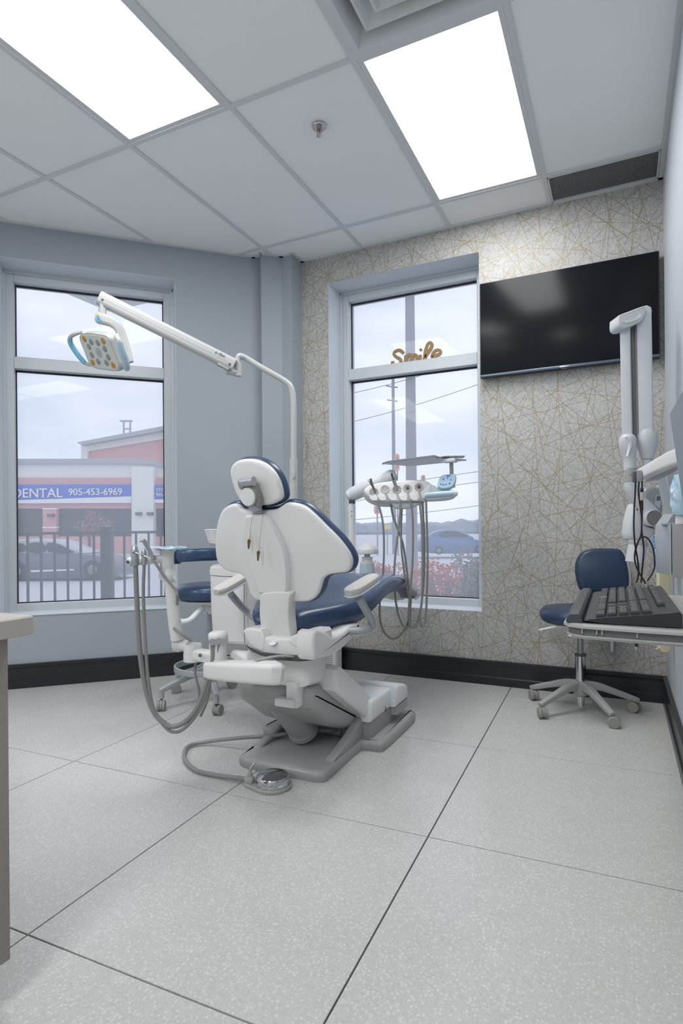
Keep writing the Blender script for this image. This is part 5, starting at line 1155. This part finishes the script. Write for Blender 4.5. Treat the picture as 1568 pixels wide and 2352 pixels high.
b = B().box(atd(1473.5, 1140, XC - .006), (.0095, .009, .022), .002); part('plug_shell', b, mat('beige_plug', (186, 184, 174), .5, grain=.04), cn)
uc = thing('usb_cable', 'short black cable with a silver plug dangling under the keyboard tray', 'cable', atd(1462, 1490, 1.72))
b = B().tube([kp(.19, .42, -.029), atd(1463, 1452, 1.72), atd(1462.5, 1464, 1.72), atd(1462, 1472, 1.72)], .0021, 8, smooth=3); b.tube([atd(1468, 1452, 1.74), atd(1476, 1459, 1.74), atd(1488, 1459, 1.74), atd(1497, 1452, 1.74)], .0016, 8, smooth=4); part('cable', b, cable_m, uc)
b = B().box(atd(1461, 1478, 1.72), (.009, .006, .020), .002); pl_ = part('plug', b, cable_m, uc)
b = B().box(atd(1460, 1488, 1.72), (.006, .004, .010), .0008); part('plug_tip', b, alu, pl_)

# ================================================================ cabinet and counter at the left edge
linen = mat('linen_laminate', (158, 149, 142), .6, grain=.12, gscale=350, bump=.15)
linen_d = mat('dark_linen_laminate', (112, 104, 98), .6, grain=.1, gscale=350)
cu, cv = -1.146, .800
cb = thing('base_cabinet', 'linen-grey laminate base cabinet at the left edge under the beige counter', 'cabinet', (cu - .3, 0, 0))
b = B().box((cu - .34, -.005, .43), (.60, 1.55, .66)); carc = part('carcass', b, linen_d, cb)
b = B().box((cu - .30, .790, .43), (.60, .024, .67), .001); part('end_panel', b, linen, cb)
for k in range(3):
    b = B().box((cu - .008, .769 - .26 - k * .525, .43), (.02, .515, .66), .002); dr = part('door', b, linen, cb)
    b = B().tube([V(cu + .008, .56 - k * .525 - .20, .72), V(cu + .03, .56 - k * .525 - .20, .72), V(cu + .03, .56 - k * .525 - .05, .72), V(cu + .008, .56 - k * .525 - .05, .72)], .004, 8); part('handle', b, alu, dr)
b = B().box((cu - .32, .0, .05), (.50, 1.5, .10)); part('toe_kick', b, dark_grey, cb)
ct = B().slab([V(cu - .65, -.80, .766), V(cu + .034, -.80, .766), V(cu + .034, cv + .033, .766), V(cu + .027, cv + .041, .766), V(cu - .65, cv + .041, .766)], (0, 0, 1), [(.002, 0), (0, .002), (0, .036), (.003, .039)])
single('countertop', ct, counter_m, 'beige solid countertop corner at the left edge over the linen cabinet', 'countertop')

# ================================================================ perforated white air purifier behind the chair
C0 = onz(771, 1548)
C0.y = min(C0.y, 3.57)
pf = thing('air_purifier', 'white air purifier box with perforated front by the baseboard behind the dental chair', 'air purifier', C0)
wx, wy, hh = .26, .11, .40
cx_, cy_ = C0.x - wx / 2, C0.y + wy / 2
b = B().box((cx_, cy_, hh / 2 + .008), (wx, wy, hh), .018, 3); pbody = part('body', b, white_pl, pf)
b = B()
for i in range(16):
    for j in range(26):
        p = V(C0.x - .030 - i * .0125, C0.y - .0005, .05 + j * .0125)
        b.lathe([(.0, -.0005), (.0035, -.0005), (.0035, .0008), (.0, .0008)], p, (0, -1, 0), 6)
stuff(part('perforation', b, dark_grey, pbody))
b = B().box((C0.x - .045, C0.y - .001, .036), (.030, .003, .026)); part('label', b, blue_print, pbody, 'blue sticker')
b = B().box((C0.x + .001, C0.y + wy / 2, .25), (.004, .05, .20), .0018); part('handle_recess', b, white_pl2, pbody)
b = B().box((cx_, cy_, .005), (wx - .04, wy - .03, .010)); part('foot', b, dark_grey, pf)
# ================================================================ outside the windows
GZ = -.85
asphalt = mat('asphalt', (196, 198, 202), .9, grain=.06, gscale=4)
brick_red = mat('brick_red', (212, 160, 156), .85, grain=.1, gscale=8)
stucco = mat('pale_stucco', (232, 230, 226), .85, grain=.03, gscale=3)
coping_m = mat('coping_grey', (168, 170, 176), .6, grain=.03)
shopglass = mat('dark_shop_window', (40, 44, 54), .15, grain=.1, gscale=.7)
sign_blue = mat('sign_blue', (44, 100, 204), .5, grain=.02)
sign_white = mat('sign_white', (236, 238, 240), .5, grain=.01)
fence_m = mat('fence_black', (34, 40, 54), .5, grain=.05)
pole_m = mat('pole_grey', (120, 124, 130), .8, grain=.1, gscale=6)
b = B().box((-40, 90, GZ - .1), (400, 230, .2)); gr = struct('ground', b, asphalt)
def pl(pts, d): return [atd(x, y, d) for x, y in pts]
def blk(pts, d, depth, m, name, par, bev=0.0):
    """a block whose camera-side face lies D away and which runs back by DEPTH"""
    b = B().slab(pl(pts, d), fwd, [(0, 0), (0, depth)]); return part(name, b, m, par)
def R4(x0, y0, x1, y1): return [(x0, y0), (x1, y0), (x1, y1), (x0, y1)]
# ---- row of shops across the street
D = 45.0; gy = 1270
sm_ = thing('shop_building', 'low pale and brick shop building with a blue lettered sign across the street', 'building', atd(150, gy, D + 5))
mw = blk(R4(-260, 1066, 640, gy + 6), D + .6, 9, stucco, 'main_wall', sm_)
b = B().slab(pl([(-260, 1054), (300, 1053.5), (345, 1056), (400, 1066), (640, 1105), (640, 1116), (400, 1077), (345, 1067), (300, 1065), (-260, 1066)], D + .3), fwd, [(0, 0), (0, 1.6)]); part('roof_coping', b, coping_m, sm_)
for x0, x1 in ((-260, 301), (353, 640)):
    blk(R4(x0, 1097, x1, 1114), D + .4, .3, brick_red, 'brick_band', mw); blk(R4(x0, 1154, x1, 1168), D + .4, .3, brick_red, 'brick_band', mw)
pier = blk(R4(302, 1072, 352, gy + 6), D - .2, 1.0, stucco, 'pier', sm_)
s1 = blk([(-260, 1113), (301, 1113), (301, 1140), (33, 1149), (-260, 1158)], D + .1, .4, sign_blue, 'shop_sign', sm_); blk([(-260, 1158), (33, 1149), (301, 1140), (301, 1155), (33, 1156), (-260, 1165)], D + .05, .4, sign_white, 'sign_strip', s1)
s2 = blk(R4(353, 1114, 640, 1147), D + .1, .4, sign_blue, 'shop_sign', sm_); blk(R4(353, 1147, 640, 1155), D + .05, .4, sign_white, 'sign_strip', s2)
k = D / F
letters('DENTAL', 30 * k, atd(28, 1143, D - .0), rgt, V(0, 0, 1) + rgt * 0, sign_white, 'sign_letters', s1, .1, squeeze=1.02)
letters('905-453-6969', 22 * k, atd(157, 1137.5, D - .0), rgt, V(0, 0, 1), sign_white, 'sign_letters', s1, .1, squeeze=1.0)
letters('STEELE', 11 * k, atd(358, 1129, D), rgt, V(0, 0, 1), sign_white, 'sign_letters', s2, .1, squeeze=1.0); letters('905-45', 11 * k, atd(358, 1140, D), rgt, V(0, 0, 1), sign_white, 'sign_letters', s2, .1)
for x0, x1 in ((-260, 98), (131, 301), (353, 640)):
    w_ = blk(R4(x0, 1168, x1, 1232), D + .5, .3, shopglass, 'shop_window', mw); blk(R4(x0, 1232, x1, gy), D + .4, .3, brick_red, 'window_apron', mw)
bp_ = blk(R4(98, 1168, 130, gy), D + .1, .8, brick_red, 'brick_pier', sm_)
for y in (1167, 1210): blk(R4(97, y, 131, y + 3), D + .05, .9, sign_white, 'pier_cap', bp_)
for x in (114, 317, 343):
    y = 1184 if x == 114 else 1180; blk(R4(x - 6.5, y - 3.5, x + 6.5, y + 3.5), D - .5, .4, dark_grey, 'wall_light', bp_ if x == 114 else pier)
# taller brick building behind
D2_ = 62.0
tb_ = thing('brick_building', 'taller red brick building with a sloping pale eave behind the shops', 'building', atd(320, 1250, D2_ + 6))
b = B().slab(pl([(200, 1290), (200, 1036), (430, 1000), (600, 980), (600, 1290)], D2_), fwd, [(0, 0), (0, 14)]); part('brick_wall', b, brick_red, tb_)
b = B().slab(pl([(186, 1290), (186, 1020), (430, 976), (430, 999), (201, 1036), (201, 1290)], D2_ - .4), fwd, [(0, 0), (0, .8)]); part('pale_fascia', b, stucco, tb_)
b = B().slab(pl([(176, 1016), (430, 968), (430, 978), (186, 1022)], D2_ - 1.4), fwd, [(0, 0), (0, 16)]); part('eave', b, coping_m, tb_)
rt = thing('roof_ladder', 'thin metal frame standing on the sloping roof of the brick building', 'frame', atd(293, 995, 61))
b = B()
for x in (284, 299): b.tube(pl([(x, 1002), (x, 966)], 61), .10, 6)
b.tube(pl([(276, 967), (304, 967)], 61), .10, 6); b.tube(pl([(284, 985), (299, 985)], 61), .08, 6); part('frame_bars', b, coping_m, rt)
# ---- railing
fd0, fd1 = 5.2, 6.1
def fpt(x, z): 
    d = fd0 + (fd1 - fd0) * (x - 33) / 352.0; p = atd(x, 1200, d); return V(p.x, p.y, z)
fe = thing('railing', 'black metal railing with pickets and a square post outside the left window', 'fence', fpt(200, GZ))
b = B().sweep([fpt(-40, .955), fpt(430, .955)], rrect(.03, .026, .004, 2)); part('top_rail', b, fence_m, fe)
b = B().sweep([fpt(-40, -.6), fpt(430, -.6)], rrect(.03, .026, .004, 2)); part('bottom_rail', b, fence_m, fe)
for x in (-30, 1, 32, 63, 94, 125, 155, 185, 215, 285, 312, 341, 369, 397, 424):
    b = B().box(fpt(x, .15), (.018, .018, 1.6), 0, R=Matrix.Rotation(-YAW, 3, 'Z')); part('picket', b, fence_m, fe)
p = fpt(246, 0); b = B().box((p.x, p.y, .07), (.10, .10, 1.86), .004, R=Matrix.Rotation(-YAW, 3, 'Z')); po = part('post', b, fence_m, fe)
b = B().rings([[V(p.x + s0 * h_, p.y + s1 * h_, z) for s0, s1 in ((-1, -1), (1, -1), (1, 1), (-1, 1))] for h_, z in ((.056, 1.0), (.056, 1.012), (.012, 1.028))]); part('post_cap', b, fence_m, po)
# ---- cars
tyre = mat('tyre', (34, 36, 42), .8, grain=.05); rim = mat('wheel_rim', (122, 126, 134), .35, .6, grain=.03); carglass = mat('car_glass', (30, 36, 48), .4, grain=.02)
def car(name, label, d, lower, upper, glass, wheels, wr, mb, mu, width=1.75, extra=()):
    c = atd((wheels[0][0] + wheels[-1][0]) / 2, wheels[0][1] + wr, d)
    t = thing(name, label, 'car', c)
    b = B().slab(smooth_closed(pl(lower, d), 3), fwd, [(.12, 0), (.03, .06), (0, .16), (0, width - .16), (.03, width - .06), (.12, width)]); body = part('body', b, mb, t)
    b = B().slab(smooth_closed(pl(upper, d + .16), 3), fwd, [(.05, 0), (0, .1), (0, width - .42), (.05, width - .32)]); part('cabin', b, mu, t)
    for g in glass: 
        b = B().slab(smooth_closed(pl(g, d + .135), 2), fwd, [(0, 0), (0, .06)]); part('side_window', b, carglass, body)
    for x, y in wheels:
        for dd_ in (-.03, width - .22):
            b = B().lathe([(.0, 0), (wr * d / F * .62, 0), (wr * d / F * .66, -.01), (wr * d / F, .01), (wr * d / F, .19), (.0, .2)], atd(x, y, d + dd_), fwd, 24); w_ = part('wheel', b, tyre, t)
            if dd_ < .1: b = B().lathe([(.0, -.02), (wr * d / F * .52, -.012), (wr * d / F * .52, .02), (.0, .02)], atd(x, y, d + dd_), fwd, 18); part('wheel_rim', b, rim, w_)
    for pts_, m_, nm in extra:
        b = B().slab(pl(pts_, d - .012), fwd, [(0, 0), (0, .08)]); part(nm, b, m_, body)
    return t
suv_g = mat('suv_grey', (96, 98, 106), .35, .3, grain=.02); suv_l = mat('suv_silver', (176, 180, 186), .35, .3, grain=.02); blue_car = mat('car_blue', (74, 104, 150), .3, .3, grain=.02)
car('grey_suv', 'dark grey sport utility car parked on the street behind the railing', 21.0,
    [(-70, 1325), (-75, 1290), (-60, 1272), (60, 1271), (175, 1271), (225, 1277), (252, 1286), (264, 1300), (268, 1318), (262, 1327), (100, 1331)],
    [(-55, 1276), (-35, 1250), (20, 1240), (90, 1239), (130, 1243), (160, 1256), (187, 1276)], [[(60, 1268), (62, 1249), (98, 1247), (104, 1268)], [(110, 1268), (108, 1247), (134, 1250), (158, 1262), (168, 1269)], [(-20, 1268), (-14, 1251), (52, 1248), (54, 1268)]],
    [(38, 1312), (212, 1308)], 21.5, suv_g, suv_l, 1.8, [([(70, 1310), (170, 1307), (170, 1310), (72, 1314)], sign_white, 'sill_strip')])
car('blue_sedan', 'blue sedan on the street beyond the red shrubs outside the right window', 34.0,
    [(965, 1268), (963, 1248), (972, 1235), (985, 1231), (1040, 1236), (1085, 1238), (1112, 1244), (1122, 1256), (1122, 1268), (1050, 1272)],
    [(984, 1236), (998, 1223), (1014, 1218), (1040, 1217), (1064, 1223), (1090, 1238), (1040, 1240)], [[(1009, 1232), (1012, 1224), (1020, 1221), (1036, 1220), (1038, 1233)], [(1042, 1233), (1040, 1220.5), (1058, 1223), (1076, 1233)]],
    [(1008, 1264), (1100, 1262)], 9.6, blue_car, blue_car, 1.7)
# ---- street poles, wires, signals
D3 = 22.0
up = thing('utility_pole', 'thick grey concrete utility pole rising past the top of the right window', 'pole', V(*atd(945, 1200, D3).xy, GZ))
p = atd(945, 1200, D3)
b = B().lathe([(.225, GZ), (.215, 1.0), (.19, 5), (.165, 12), (.15, 16), (.0, 16)], V(p.x, p.y, 0), seg=20); part('pole_shaft', b, pole_m, up)
D4 = 40.0
p = atd(905, 1200, D4)
lp = thing('street_pole', 'slim distant street pole with short arms left of the thick utility pole', 'pole', V(p.x, p.y, GZ))
b = B().lathe([(.15, GZ), (.13, 4), (.10, 11.2), (.0, 11.2)], V(p.x, p.y, 0), seg=12); part('pole_shaft', b, pole_m, lp)
for y, x0 in ((889, 886), (921, 888)):
    b = B().tube(pl([(x0, y - 3), (905, y), (913, y + 1)], D4), .05, 6); part('cross_arm', b, pole_m, lp)
orange = mat('signal_orange', (226, 150, 84), .5, grain=.03); yellow = mat('sign_yellow', (222, 206, 84), .5, grain=.03)
for nm, lab, cat, x, y, w, h, m_ in (('traffic_signal', 'orange traffic signal beside the slim pole above the delivery head', 'traffic signal', 912, 1062, 5, 17, orange), ('traffic_signal', 'small orange traffic signal right of the thick utility pole', 'traffic signal', 972, 1098, 4, 6, orange), ('traffic_signal', 'orange traffic signal low at the left of the right window', 'traffic signal', 866, 1170, 6, 9, orange)):
    t = thing(nm, lab, cat, atd(x, y, 38), 'traffic signals'); b = B().slab(smooth_closed(pl(R4(x - w, y - h, x + w, y + h), 38), 2), fwd, rnd(.03, .3)); bd = part('signal_body', b, m_, t)
    for q in (-.6, 0, .6): b = B().lathe([(.0, -.03), (w * .4 * 38 / F, -.03), (w * .5 * 38 / F, .02), (0, .02)], atd(x, y + q * h, 38), fwd, 12); part('signal_lamp', b, dark_grey, bd)
    q = atd(x, y, 38.2); b = B().tube([V(q.x, q.y, GZ), q], .05, 8); part('signal_pole', b, pole_m, t)
t = thing('yellow_sign', 'small yellow road sign in the distance left of the thick utility pole', 'sign', V(*atd(889, 1212, 39).xy, GZ)); b = B().slab(pl(R4(882, 1206, 897, 1216), 39), fwd, [(0, 0), (0, .08)]); bd = part('sign_plate', b, yellow, t)
q = atd(889, 1212, 39.15); b = B().tube([V(q.x, q.y, GZ), q], .04, 8); part('sign_pole', b, pole_m, t)
wi = [[(640, 940), (948, 868), (1300, 745)], [(640, 1010), (955, 930), (1300, 812)], [(640, 1160), (950, 1105), (1300, 1055)], [(640, 1185), (950, 1128), (1300, 1082)], [(640, 1210), (950, 1180), (1300, 1135)]]
for k_, w_ in enumerate(wi):
    b = B().tube([atd(x, y, 21.79 - .002 * k_) for x, y in w_], .012, 6, smooth=6); single('overhead_wire', b, dark_grey, ('overhead wire crossing the upper light of the right window, highest of five', 'overhead wire crossing above the transom of the right window, second highest', 'overhead wire running behind the tray holder, third from the top', 'overhead wire running behind the touch pad, fourth from the top', 'lowest overhead wire behind the hanging hoses')[k_], 'wire', 'overhead wires')
# ---- distant trees, shrubs
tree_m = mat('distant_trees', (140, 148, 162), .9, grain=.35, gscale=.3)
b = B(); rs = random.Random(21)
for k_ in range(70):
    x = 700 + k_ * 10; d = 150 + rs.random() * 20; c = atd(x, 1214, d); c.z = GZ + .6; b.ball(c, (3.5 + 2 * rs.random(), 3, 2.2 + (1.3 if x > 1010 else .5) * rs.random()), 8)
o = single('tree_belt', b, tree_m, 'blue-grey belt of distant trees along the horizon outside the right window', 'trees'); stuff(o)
def leaves(b, c, r, n, s, rs, flat=1.0):
    for _ in range(n):
        while True:
            q = V(rs.uniform(-1, 1), rs.uniform(-1, 1), rs.uniform(-1, 1))
            if .35 < q.length < 1: break
        p = c + V(q.x * r.x, q.y * r.y, q.z * r.z); e = V(rs.uniform(-1, 1), rs.uniform(-1, 1), rs.uniform(-1, 1)).normalized(); f = e.cross(V(rs.uniform(-1, 1), rs.uniform(-1, 1), rs.uniform(-1, 1))).normalized(); k = s * rs.uniform(.6, 1.3)
        b.quad(p - e * k, p - f * k * .55, p + e * k, p + f * k * .55)
russet = mat('russet_leaves', (190, 104, 80), .7, grain=.3, gscale=3); sage = mat('sage_leaves', (116, 116, 98), .7, grain=.3, gscale=3); twig = mat('twig', (88, 70, 62), .8, grain=.1)
shr = [(858, 1336, 7.6, .34, 0.32, russet, 'low russet shrub at the left of the right window behind the water bottle'), (905, 1344, 7.0, .36, 0.30, russet, 'russet shrub behind the first hanging hoses'), (955, 1332, 8.2, .42, 0.35, russet, 'russet shrub behind the right group of hoses'), (1005, 1339, 7.4, .40, 0.33, russet, 'tall russet shrub right of the hoses below the blue sedan'),
       (1050, 1342, 8.0, .44, 0.35, russet, 'russet shrub below the rear of the blue sedan near the window edge'), (1085, 1324, 7.0, .30, 0.35, sage, 'sage green shrub at the right edge of the right window'), (1118, 1339, 7.6, .40, 0.38, russet, 'russet shrub cut off by the right edge of the right window')]
for k_, (x, y, d, rx_, rz_, m_, lab) in enumerate(shr):
    rs = random.Random(40 + k_); c = atd(x, y, d); t = thing('shrub', lab, 'shrub', V(c.x, c.y, GZ), 'shrubs outside the right window')
    b = B()
    for q in range(7):
        cc = c + V(rs.uniform(-.6, .6) * rx_, rs.uniform(-.5, .5) * rx_, rs.uniform(-.75, .55) * rz_); leaves(b, cc, V(rx_ * .55, rx_ * .55, rz_ * .5), 130, .03, rs)
    leaves(b, c - V(0, 0, rz_ * .9), V(rx_ * .9, rx_ * .9, rz_ * .6), 350, .03, rs)
    stuff(part('foliage', b, m_, t, sharp=180))
    b = B()
    for q in range(6): b.tube([V(c.x + rs.uniform(-.05, .05), c.y, GZ), c + V(rs.uniform(-.5, .5) * rx_, rs.uniform(-.5, .5) * rx_, rs.uniform(0, .6) * rz_)], .010, 5)
    part('stems', b, twig, t)
rs = random.Random(77); c = atd(205, 1200, 38); t = thing('bare_tree', 'small russet street tree in front of the dark shop window', 'tree', V(c.x, c.y, GZ)); b = B()
for q in range(9): leaves(b, c + V(rs.uniform(-.9, .9), rs.uniform(-.6, .6), rs.uniform(-.7, .9)), V(.5, .5, .45), 60, .10, rs)
stuff(part('foliage', b, mat('brown_leaves', (150, 118, 112), .8, grain=.2, gscale=3), t, sharp=180)); b = B().tube([V(c.x, c.y, GZ), c], .09, 8); part('trunk', b, twig, t)
